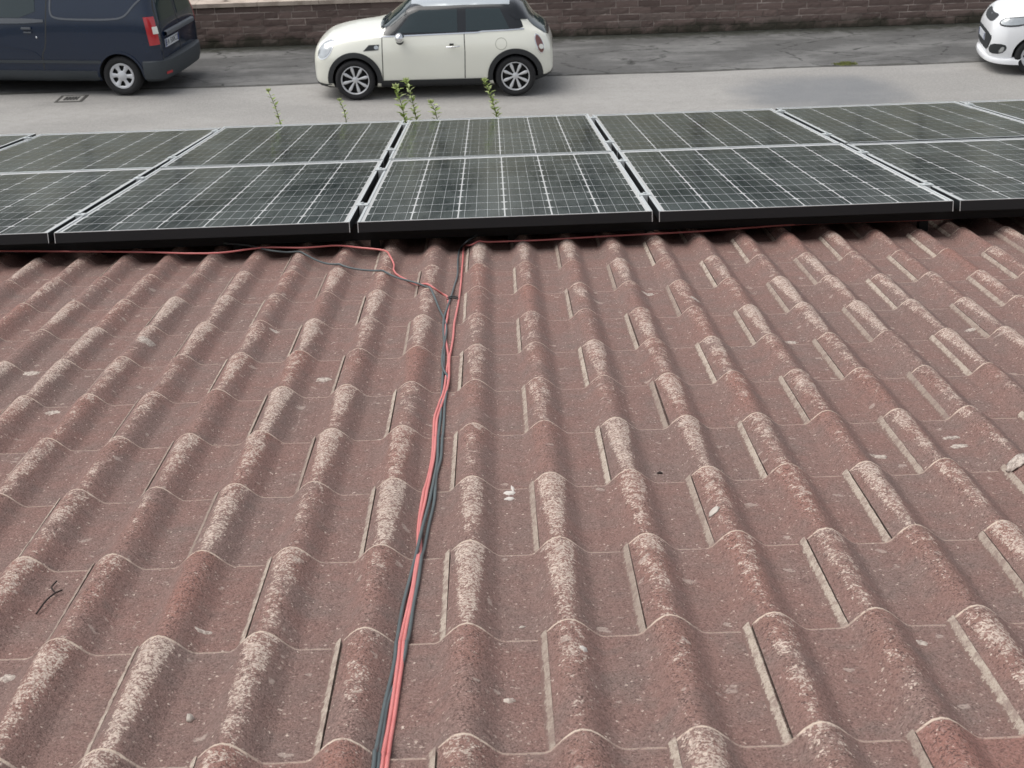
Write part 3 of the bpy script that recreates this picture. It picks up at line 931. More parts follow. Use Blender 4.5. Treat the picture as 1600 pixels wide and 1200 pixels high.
patch(bv, [(-.53, .585), (0, .60), (.53, .585), (.56, .50), (.42, .315), (0, .30), (-.42, .315), (-.56, .50)], 'lower_grille', M_BLKPL, kia, off=.006, rnd=1, **FRONT)
patch(bv, [(-.40, .80), (-.36, .86), (0, .83), (.36, .86), (.40, .80), (.30, .735), (0, .72), (-.30, .735)], 'upper_grille', M_BLKPL, kia, off=.005, rnd=1, **FRONT)
number_plate(kia, (-1.853, .08, .475), .50, .11, math.pi)
b = MB(); b.ball((-1.745, 0, .79), .012, .055, .028, 12); b.build('badge', M_CHROME, kia, True)
FN = Vector((-.78, -.62, 0)).normalized(); FU = Vector((.62, -.78, 0))
for nm, poly, mt, of in (('fog_housing', [(-.19, .36), (-.10, .455), (.13, .475), (.16, .40), (.08, .315), (-.12, .30)], M_BLKPL, .006), ('fog_lamp', [(.04, .345), (.09, .43), (.13, .43), (.115, .36), (.07, .335)], M_LAMP, .012)):
    patch(bv, poly, nm, mt, kia, FN, FU, org=(-1.70, -.62, 0), off=of, rnd=1, both=True)
KN = Vector((-.55, -.8, .25)).normalized(); KU = Vector((.82, -.57, 0)).normalized()
patch(bv, [(-.20, .735), (-.18, .83), (.10, .90), (.40, .94), (.38, .88), (.15, .755), (-.05, .71)], 'headlight_frame', M_BLKPL, kia, KN, KU, org=(-1.55, -.68, 0), off=.005, rnd=1, both=True)
patch(bv, [(-.17, .75), (-.155, .82), (.10, .885), (.37, .925), (.34, .87), (.14, .775), (-.05, .735)], 'headlight', M_LAMP, kia, KN, KU, org=(-1.55, -.68, 0), off=.011, rnd=1, both=True)
patch(bv, [(-.64, .16), (0, .12), (.64, .16), (.55, .78), (0, .80), (-.55, .78)], 'windscreen', M_GLASS, kia, (-.5, 0, .86), (0, 1, 0), (.86, 0, .5), org=(-1.0, 0, 1.0), off=.005, rnd=1)
patch(bv, [(-.60, 1.0), (1.25, 1.03), (1.0, 1.36), (-.15, 1.36)], 'side_window', M_GLASS, kia, off=.005, rnd=1, both=True, **SIDE)
lip = chaikin([(-1.42, -.80), (-1.60, -.775), (-1.76, -.68), (-1.86, -.50), (-1.90, -.25), (-1.91, 0), (-1.90, .25), (-1.86, .50), (-1.76, .68), (-1.60, .775), (-1.42, .80)], 2, closed=False)
rows = []
for i, (x, y) in enumerate(lip):
    t = Vector(lip[min(i + 1, len(lip) - 1)]) - Vector(lip[max(i - 1, 0)]); t.normalize()
    nx, ny = t.y, -t.x
    rows.append([Vector((x - nx * .12 if False else x + .10 * (1 if True else 0), y * .9, .15)), Vector((x + .012, y, .165)), Vector((x, y, .20)), Vector((x + .012, y * .99, .235)), Vector((x + .12, y * .93, .27))])
b = MB(); b.quad_grid(rows); lo = b.build('front_lip', M_WHITE, kia, True); smooth_by_angle(lo, 45)

# ---------------------------------------------------------------- drain in the road
M_IRON = simple('cast_iron', (.045, .043, .040, 1), .75, var=.3, scale=20)
M_KERBC = simple('drain_concrete', (.30, .29, .27, 1), .9, var=.2, scale=15)
dr_ = empty('road_drain', (-6.94, 23.36, 0), -.02)
dr_.scale = (.62, .62, 1)
tag(dr_, 'square iron drain grate set in the pale road below the dark van', 'drain')
b = MB()
for x0, x1, y0, y1 in ((-.27, .27, -.27, -.19), (-.27, .27, .19, .27), (-.27, -.19, -.19, .19), (.19, .27, -.19, .19)):
    b.box(x0, x1, y0, y1, -.05, .004)
b.build('frame', M_KERBC, dr_)
b = MB()
for x0, x1, y0, y1 in ((-.36, .36, -.36, -.275), (-.36, .36, .275, .36), (-.36, -.275, -.275, .275), (.275, .36, -.275, .275)):
    b.box(x0, x1, y0, y1, -.05, .0005)
b.build('tar_surround', simple('old_tar', (.07, .066, .06, 1), .9, var=.3, scale=12), dr_)
b = MB(); b.box(-.19, .19, -.19, .19, -.09, -.03); b.build('sump', M_WELL, dr_)
for k in range(5):
    b = MB(); b.box(-.18 + k * .078, -.18 + k * .078 + .045, -.19, .19, -.028, .002); b.build('grate_bar', M_IRON, dr_)
b = MB(); b.box(-.19, .19, -.025, .025, -.027, .0035); b.build('cross_bar', M_IRON, dr_)

# moss tuft on the seam
M_MOSS = m_leaf('moss_blade', (.20, .22, .06, 1))
b = MB(); rr = random.Random(3)
for k in range(260):
    q = Vector((rr.gauss(0, .085), rr.gauss(0, .045), 0))
    leaf_blade(b, q, Vector((rr.uniform(-.6, .6), rr.uniform(-.6, .6), 1)), Vector((0, 1, 0)), rr.uniform(.02, .055), .012)
o = b.build('moss_tuft', M_MOSS); o.location = (5.49, 23.93, 0.0)
tag(o, 'low yellow green moss tuft on the seam of the asphalt', 'moss')

# ------------------------------------------------------------------ the house and its roof
W_, G_, HH, BB = .1497, .3318, .031, .055
RZ, TH = 0.0096, 0.1608
MROOF = Matrix.Translation((-.0826, 1.4914, 4.491)) @ Matrix.Rotation(RZ, 4, 'Z') @ Matrix.Rotation(-TH, 4, 'X')
def hoff(u, v_course):
    c = max(-14, min(14, u / W_)); r_ = min(10, max(-1, v_course))
    return .00485 + .00024 * c / 5 - .02075 * r_ / 5 - .00081 * (c / 5) ** 2 + .01349 * (r_ / 5) ** 2 - .00109 * c * r_ / 25
def prof(x):
    x = x - round(x / W_) * W_
    bb = .053 if x > 0 else .045
    return HH * math.cos(math.pi * x / 2 / bb) ** (1.6 if x > 0 else 1.25) if abs(x) < bb else 0.0

def m_tile(name, new=False):
    t = NT(name); o, rd = t.tile()
    x, y, z = t.sep(o)
    off = t.n('ShaderNodeCombineXYZ')
    t.l(t.math('MULTIPLY', rd, 53.0), off.inputs[0]); t.l(t.math('MULTIPLY', rd, 31.0), off.inputs[1]); t.l(t.math('MULTIPLY', rd, 17.0), off.inputs[2])
    p = t.vadd(o, off.outputs[0])
    r2_ = t.math('FRACT', t.math('MULTIPLY', rd, 13.7))
    r3_ = t.math('FRACT', t.math('MULTIPLY', rd, 47.3))
    crest = t.ramp(z, -.024, -.002)                     # 0 in the pan, 1 on the roll
    big = t.noise(p, 9.0, 4.0)
    grain = t.noise(p, 420.0, 2.0, .8)
    gr2 = t.noise(t.vmul(p, (1.0, 1.5, 1.0)), 210.0, 3.0, .75)
    roll1 = t.ramp(x, .085, .045)                         # the lapped roll carries most lichen
    wv = t.n('ShaderNodeTexNoise'); t.l(p, wv.inputs['Vector']); wv.inputs['Scale'].default_value = 300.0
    pw = t.vadd(p, t.vmul(wv.outputs['Color'], (.0035, .0035, .0035)))
    va, vb, vd = t.vor(pw, 400.0)
    vc, ve, vf = t.vor(t.vadd(pw, (4.1, 2.7, 1.3)), 310.0)
    base = t.mix(crest, (.266, .164, .141, 1), (.290, .165, .136, 1))
    base = t.mix(t.ramp(big, .38, .66, 0, .42), base, (.225, .186, .168, 1))
    base = t.mix(t.math('MULTIPLY', t.ramp(t.noise(t.vadd(p, (2.0, 8.0, 1.0)), 22.0, 4.0, .6), .50, .68, 0, .30), t.ramp(crest, .5, .0)), base, (.185, .158, .140, 1))
    red = (.35, .160, .124, 1)
    base = t.mix(t.math('MULTIPLY', t.ramp(r2_, .25, 1.0, .0, .46), t.math('MULTIPLY', t.ramp(crest, 0, 1, .22, 1), t.math('SUBTRACT', 1.0, t.math('MULTIPLY', roll1, .55)))), base, red)
    base = t.mix(t.ramp(r3_, .70, 1.0, 0, .35), base, (.205, .155, .138, 1))
    if new: base = t.mix(.6, base, (.34, .165, .135, 1))
    # grit: dark and light granules
    base = t.mix(t.math('MULTIPLY', t.ramp(va, .30, .22), t.ramp(crest, 0, .8, .48, .75)), base, (.085, .052, .046, 1))
    base = t.mix(t.math('MULTIPLY', t.ramp(vb, .80, .88), t.ramp(crest, 0, .8, .28, .52)), base, (.46, .31, .27, 1))
    base = t.mix(t.ramp(grain, .36, .50, .45, 0), base, (.080, .050, .045, 1))
    # pale lichen crust: separate grains, crowded on the rolls, scattered in the pans
    lm = t.noise(t.vmul(p, (1.0, .8, 1.0)), 20.0, 5.0, .68)
    lf = t.noise(t.vadd(p, (9.0, 2.0, 5.0)), 70.0, 3.0, .7)
    amt = t.math('ADD', t.math('MULTIPLY', t.ramp(crest, .25, 1.0), .18), t.math('MULTIPLY', t.math('SUBTRACT', lm, .5), 1.7))
    amt = t.math('ADD', amt, t.math('MULTIPLY', t.math('SUBTRACT', r3_, .56), .62))
    amt = t.math('ADD', amt, t.math('MULTIPLY', roll1, .20))
    amt = t.math('ADD', t.math('MULTIPLY', amt, t.ramp(crest, .15, .85)), t.math('MULTIPLY', t.math('SUBTRACT', lf, .5), t.ramp(crest, .1, .8, .45, 1.25)))
    amt = t.math('ADD', amt, .006)
    if new: amt = t.math('SUBTRACT', amt, .22)
    cov = t.math('MINIMUM', t.math('SUBTRACT', amt, t.math('MULTIPLY', crest, .052)), .45)
    li = t.math('MAXIMUM', t.ramp(t.math('SUBTRACT', cov, vc), -.03, .05, 0, .95), t.math('MULTIPLY', t.ramp(t.math('SUBTRACT', cov, va), .0, .08, 0, .8), t.ramp(crest, .2, .6)))
    lc = t.mix(ve, (.44, .345, .29, 1), (.70, .585, .50, 1))
    c = t.mix(li, base, lc)
    # worn pale rim along the nose
    rim = t.math('MULTIPLY', t.ramp(y, -.0095, -.0060), t.ramp(t.noise(p, 110.0, 4.0, .7), .34, .48, .15, 1.0))
    c = t.mix(t.math('MULTIPLY', rim, t.ramp(crest, 0, .4, .42, 1)), c, (.66, .54, .44, 1))
    # large soft lichen rosettes
    ro = t.ramp(t.noise(t.vadd(p, (7.0, 3.0, 0.0)), 30.0, 2.0, .4), .70, .74, 0, .55)
    c = t.mix(t.math('MULTIPLY', ro, t.ramp(gr2, .35, .5)), c, (.52, .44, .38, 1))
    t.set(c, .93, spec=.25)
    hgt = t.math('ADD', t.math('MULTIPLY', grain, .8), t.math('ADD', t.math('MULTIPLY', gr2, 1.2), t.math('MULTIPLY', vd, -.6)))
    t.bump(hgt, .0024, .8)
    return t.m
M_TILE = m_tile('weathered_roof_tile')
M_TILE_NEW = m_tile('newer_red_roof_tile', True)

def m_flange():
    t = NT('pale_lichened_edge'); o, rd = t.tile()
    off = t.n('ShaderNodeCombineXYZ'); t.l(t.math('MULTIPLY', rd, 53.0), off.inputs[0]); t.l(t.math('MULTIPLY', rd, 31.0), off.inputs[1])
    p = t.vadd(o, off.outputs[0])
    x, y, z = t.sep(o)
    f = t.noise(p, 130.0, 4.0, .75); g_ = t.noise(p, 320.0, 2.0, .8)
    c = t.mix(t.ramp(g_, .35, .5, .6, 0), t.mix(t.math('FRACT', t.math('MULTIPLY', rd, 91.0)), (.52, .445, .37, 1), (.34, .275, .23, 1)), (.20, .155, .13, 1))
    c = t.mix(t.ramp(t.noise(p, 45.0, 4.0, .7), .46, .62, 0, .65), c, (.235, .165, .145, 1))
    z0 = t.math('SUBTRACT', z, t.math('MULTIPLY', y, .013 / .3318))
    edge = t.math('ADD', t.ramp(z0, -.031, -.0235), t.math('MULTIPLY', t.math('SUBTRACT', f, .5), 3.2))
    c = t.mix(t.ramp(edge, .30, .55), (.215, .142, .124, 1), c)
    t.set(c, .95, spec=.2)
    t.bump(t.math('ADD', f, g_), .003, .8)
    return t.m
M_FLANGE = m_flange()
M_UNDER = simple('tile_underside', (.10, .07, .06, 1), .95)

# tile: x from the left edge of the first roll to the flange under the next tile, nose at y=0, body towards -y
X0 = -.0315
def tile_mesh(seed):
    rr = random.Random(seed)
    xs = [X0]
    n1 = [-.027, -.021, -.015, -.010, 0, .010, .020, .030, .040, .048, .055, .068, .082, .0945]
    xs += n1
    xs += [W_ + q for q in (-.048, -.040, -.030, -.020, -.010, 0, .010, .020, .030, .040, .048, .055, .068, .082)]
    xe = 2 * W_ - .0470
    xs += [xe, xe + .012]
    ys = [-.41, -.30, -.20, -.10, -.030, -.008, -.0030, 0.0]
    b = MB()
    w1, w2, w3 = rr.uniform(-.0012, .0012), rr.uniform(-.0012, .0012), rr.uniform(0, 6)
    def hz(x, y):
        pz = prof(x) if x < xe - .001 else 0.0
        if x < -.0001:                      # lapped left edge keeps a little height
            pz = max(pz, .0120)
        h = pz - HH + .013 * y / G_
        h += w1 * math.sin(x * 21 + w3) + w2 * math.sin(y * 14 + w3)
        if y > -.001: h -= .0022
        elif y > -.004: h -= .0005
        return h
    rows = [[Vector((x, y + (rr.uniform(-.0008, .0008) if y > -.02 else 0), hz(x, y))) for x in xs] for y in ys]
    b.quad_grid(rows, 0)
    nose = rows[-1]
    low = [Vector((q.x, q.y - .002, q.z - .0115)) for q in nose]
    b.quad_grid([nose, low], 0)
    # left lap edge
    lft = [r_[0] for r_ in rows]
    b.quad_grid([[Vector((q.x + .001, q.y, q.z - .010)) for q in lft], lft], 2)
    # interlock flange at the right end, pale and ragged
    y_st = [-.41] + [-.33 + .011 * k for k in range(31)] + [0.0]
    rws = []
    for i, y in enumerate(y_st):
        zb = -HH + .013 * y / G_
        jl = rr.uniform(-.0014, .0010); jh = rr.uniform(-.0008, .0008)
        rws.append([Vector((xe + .0008 + jl, y, zb - .0012)), Vector((xe + .0048 + jl * .6, y, zb + .0030 + jh)), Vector((xe + .0108, y, zb + .0108 + jh)), Vector((xe + .0134, y, zb + .0120 + jh)), Vector((xe + .0141, y, zb + .004)), Vector((xe + .020, y, zb + .003))])
    b.quad_grid(rws, 1)
    b.face([rws[-1][0], rws[-1][5], rws[-1][4], rws[-1][3], rws[-1][2], rws[-1][1]], 1)
    me = b.mesh('roof_tile', [M_TILE, M_FLANGE, M_UNDER], True)
    bm = bmesh.new(); bm.from_mesh(me); bmesh.ops.remove_doubles(bm, verts=bm.verts, dist=1e-6)
    for f in bm.faces:
        if f.normal.z < 0 and f.material_index != 2: f.normal_flip()
    for e in bm.edges:
        if len(e.link_faces) == 2: e.smooth = e.calc_face_angle(0.0) < R(38)
    bm.to_mesh(me); bm.free()
    at = me.attributes.new('tile_co', 'FLOAT_VECTOR', 'POINT')
    for i, v in enumerate(me.vertices): at.data[i].vector = v.co
    return me
TMESH = [tile_mesh(k) for k in range(8)]

house = empty('house', (0.3, 3.4, 0))
tag(house, 'house under a brown double roll tiled roof in the foreground', 'house')
M_PLASTER = simple('cream_plaster', (.24, .19, .145, 1), .9, var=.1, scale=2)
b = MB(); b.box(-5.2, 5.2, -6.6, 4.35, 0, 2.99); b.build('facade', M_PLASTER, house)
b = MB(); b.box(-5.2, 5.2, -6.6, -5.0, 3.0, 7.6); b.build('unseen_shade_wall', M_PLASTER, house)  # unseen wall added behind the camera to shade the panel gap and cars
deck = MB(); deck.box(-5.45, 5.75, -2.5, 6.66, -.16, -.075)
roof = deck.build('roof', simple('roof_deck', (.09, .075, .065, 1), .95), house)
roof.matrix_world = MROOF
bpy.context.view_layer.update()
roof.matrix_parent_inverse = Matrix.Identity(4)
roof.matrix_local = house.matrix_world.inverted() @ MROOF
field = MB()
fco, frn = [], []
rr = random.Random(11)
nt = 0
for rw in range(-6, 21):
    for k in range(-18, 19):
        c = 2 * k + (rw % 2)
        u = c * W_
        if u < -5.3 or u > 5.5: continue
        v_ = rw * G_
        du, dv, dh, az = rr.uniform(-.0012, .0012), rr.uniform(-.003, .003), rr.uniform(-.0008, .0008), rr.uniform(-.004, .004)
        me = TMESH[rr.randrange(8)]
        loc = Vector((u + du, v_ + dv, hoff(u, rw) + dh))
        if -2.3 < u < 2.45 and -1 <= rw <= 11:
            o = link('roof_tile', me, roof, loc)
            o.rotation_euler = (0, 0, az)
            nt += 1
            if rw == 0 and k == 2:
                me2 = me.copy(); me2.materials[0] = M_TILE_NEW; o.data = me2
                o['label'] = 'newer redder roof tile without lichen'
        elif rw <= 20:
            base = len(field.v)
            field.v.extend([loc + q.co for q in me.vertices])
            fco.extend([q.co.copy() for q in me.vertices]); frn.extend([rr.random()] * len(me.vertices))
            for p_ in me.polygons:
                field.f.append(tuple(base + i for i in p_.vertices)); field.mi.append(p_.material_index)
fo = field.build('outer_tiles', [M_TILE, M_FLANGE, M_UNDER], roof, True)
tag(fo, kind='stuff')
smooth_by_angle(fo, 38)
fo.data.attributes.new('tile_co', 'FLOAT_VECTOR', 'POINT')
fo.data.attributes.new('tile_rnd', 'FLOAT', 'POINT')
fo.data.attributes['tile_co'].data.foreach_set('vector', [k for q in fco for k in q])
fo.data.attributes['tile_rnd'].data.foreach_set('value', frn)
fo.data.update()
# eave gutter
b = MB()
rows = []
for x in (-5.4, 5.7):
    rows.append([Vector((x, 6.73 + .065 * math.cos(R(a)), -.075 + .065 * math.sin(R(a)))) for a in range(180, 361, 20)])
b.quad_grid(rows); g_ = b.build('gutter', simple('copper_brown_gutter', (.10, .06, .045, 1), .5, .4), roof, True)

# ------------------------------------------------------------------ solar panels
P_U0, P_PITCH, P_W, P_L, P_H = -.405, 1.0115, .988, 1.650, .109
P_V = (3.262, 4.928)
CP = .1585
def m_cell():
    t = NT('silicon_cell'); o = t.obj(); x, y, z = t.sep(o); rd = t.rnd()
    w_ = t.n('ShaderNodeNewGeometry').outputs['Position']
    base = t.mix(rd, (.005, .013, .021, 1), (.009, .020, .029, 1))
    # four thin silver busbars printed along the cell
    fx = t.math('FRACT', t.math('ADD', t.math('MULTIPLY', x, 4.0 / .156), .5 + 2))
    bb = t.math('LESS_THAN', t.math('ABSOLUTE', t.math('SUBTRACT', fx, .0)), .045)
    base = t.mix(t.math('MULTIPLY', bb, .85), base, (.55, .57, .58, 1))
    # dust film, streaked by rain
    d = t.math('ADD', t.math('MULTIPLY', t.noise(t.vmul(w_, (1.0, .45, 1.0)), 5.0, 5.0, .65), .6), t.math('MULTIPLY', t.noise(t.vmul(w_, (1.0, .10, .3)), 120.0, 4.0, .75), .4))
    d2 = t.noise(w_, 90.0, 3.0, .7)
    f = t.math('ADD', t.ramp(d, .36, .64, .015, .125), t.math('MULTIPLY', t.ramp(d2, .5, .75), .05))
    base = t.mix(f, base, (.30, .37, .34, 1))
    t.set(base, .20, 0, .5, .55, .10)
    t.val(t.ramp(d, .36, .64, .10, .22), t.b.inputs['Roughness'])
    return t.m
M_CELL = m_cell()
def m_back():
    t = NT('white_backsheet'); w_ = t.n('ShaderNodeNewGeometry').outputs['Position']
    d = t.noise(w_, 60.0, 3.0, .7)
    t.set(t.mix(d, (.76, .77, .77, 1), (.86, .87, .87, 1)), .2, 0, .5, .5, .1)
    return t.m
M_BACK = m_back()
M_ALU = simple('silver_aluminium', (.60, .63, .63, 1), .36, .25, var=.08, scale=40)
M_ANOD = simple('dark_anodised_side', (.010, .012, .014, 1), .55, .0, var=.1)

b = MB()
hw, ch, hy = .0766, .0100, .0746
oc = [(-hw + ch, -hy), (hw - ch, -hy), (hw, -hy + ch), (hw, hy - ch), (hw - ch, hy), (-hw + ch, hy), (-hw, hy - ch), (-hw, -hy + ch)]
b.face([Vector((x, y, .0006)) for x, y in oc])
b.quad_grid([[Vector((x, y, 0.0)) for x, y in oc], [Vector((x, y, .0006)) for x, y in oc]], 0, close=True)
CELL = b.mesh('solar_cell', M_CELL)
fr = MB()                      # frame: dark sides, silver top lip
D_, LIP = .036, .0082
fr.box(0, P_W, 0, .0022, -D_, -.0022, 1); fr.box(0, P_W, P_L - .0022, P_L, -D_, -.0022, 1)
fr.box(0, .0022, .0023, P_L - .0023, -D_, -.0022, 1); fr.box(P_W - .0022, P_W, .0023, P_L - .0023, -D_, -.0022, 1)
fr.box(0, P_W, 0, .0055, -.0021, 0, 0); fr.box(0, P_W, P_L - LIP, P_L, -.0021, 0, 0)
fr.box(0, LIP, .0056, P_L - LIP - .0001, -.0021, 0, 0); fr.box(P_W - LIP, P_W, .0056, P_L - LIP - .0001, -.0021, 0, 0)
FRAME = fr.mesh('frame', [M_ALU, M_ANOD])
bk = MB(); bk.box(.0024, P_W - .0024, .0024, P_L - .0024, -.0065, -.0032)
BACK = bk.mesh('backsheet', M_BACK)
corner = MB()
for x in (-.0004, P_W - .0022):
    corner.box(x, x + .0026, -.0012, -.0001, -D_, -.0021)
CORNER = corner.mesh('corner_key', M_ALU)
desc = {-3: 'far left', -2: 'second from left', -1: 'left of centre', 0: 'centre', 1: 'right of centre', 2: 'second from right', 3: 'far right'}
for rwi, v0 in enumerate(P_V):
    for i in range(-3, 4):
        if rwi == 0 and abs(i) > 2: continue
        root = empty('solar_module', (0, 0, 0))
        jm = Matrix.Translation((P_U0 + i * P_PITCH + random.uniform(-.002, .002), v0 + random.uniform(-.002, .002), P_H)) @ Matrix.Rotation(random.uniform(-.0022, .0022), 4, 'X') @ Matrix.Rotation(random.uniform(-.002, .002), 4, 'Y')
        root.matrix_world = MROOF @ jm
        rown = 'near row by the tiles' if rwi == 0 else 'far row by the street'
        tag(root, 'solar panel in the %s, %s of the row' % (rown, desc[i]) if i else 'solar panel in the %s, centre one above the cables' % rown, 'solar panel', 'solar panels on the roof')
        link('frame', FRAME, root); link('backsheet', BACK, root); link('corner_key', CORNER, root)
        for a in range(6):
            for c in range(10):
                link('solar_cell', CELL, root, ((P_W - 5 * CP) / 2 + a * CP, .0965 + c * CP + (0 if c < 5 else .0), -.0031))
# rails and clamps
clv = (P_V[0] + .36, P_V[0] + 1.30, P_V[1] + .32, P_V[1] + 1.44)
near = empty('shade_bar', (0, 0, 0))  # added bar that keeps the gap below the panels black
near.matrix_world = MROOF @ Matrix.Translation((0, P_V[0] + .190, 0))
tag(near, 'added black bar darkening the gap under the near edge of the panels', 'rail')
b = MB(); b.box(-2.40, 2.62, 0, .04, .012, P_H - .0365); b.build('rail_or_shade_bar', M_ANOD, near)
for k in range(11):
    b = MB(); b.box(-2.3 + k * .48, -2.27 + k * .48, .005, .035, -.03, .0118); b.build('shade_bar_foot', M_ANOD, near)
for ri, cv in enumerate(clv):
    root = empty('mounting_rail', (0, 0, 0))
    root.matrix_world = MROOF @ Matrix.Translation((0, cv, P_H))
    tag(root, ('silver mounting rail carrying %s row of panels' % (('the street end of the far', 'the tile end of the far', 'the street end of the near', 'the tile end of the near')[3 - ri])), 'rail', 'mounting rails under the panels')
    b = MB(); b.box(*((-2.50, 2.70) if ri < 2 else (-3.52, 3.72)), -.02, .02, -.078, -.042); b.build('rail_or_shade_bar', M_ALU, root)
    for i in (range(-2, 4) if ri < 2 else range(-3, 5)):
        cx = P_U0 + i * P_PITCH - (P_PITCH - P_W) / 2
        b = MB()
        b.box(cx - .021, cx + .021, -.024, .024, .0008, .0042)
        b.box(cx - .009, cx + .009, -.024, .024, -.041, .0007)
        b.lathe([(.001, .0), (.0065, .0), (.0065, .006), (.001, .006)], 8)
        k = len(b.v) - 9 * 4
        for q in range(k, len(b.v)):
            p_ = b.v[q]; b.v[q] = Vector((cx + p_.x, p_.z, .0043 + p_.y))
        b.build('clamp', M_ALU, root)

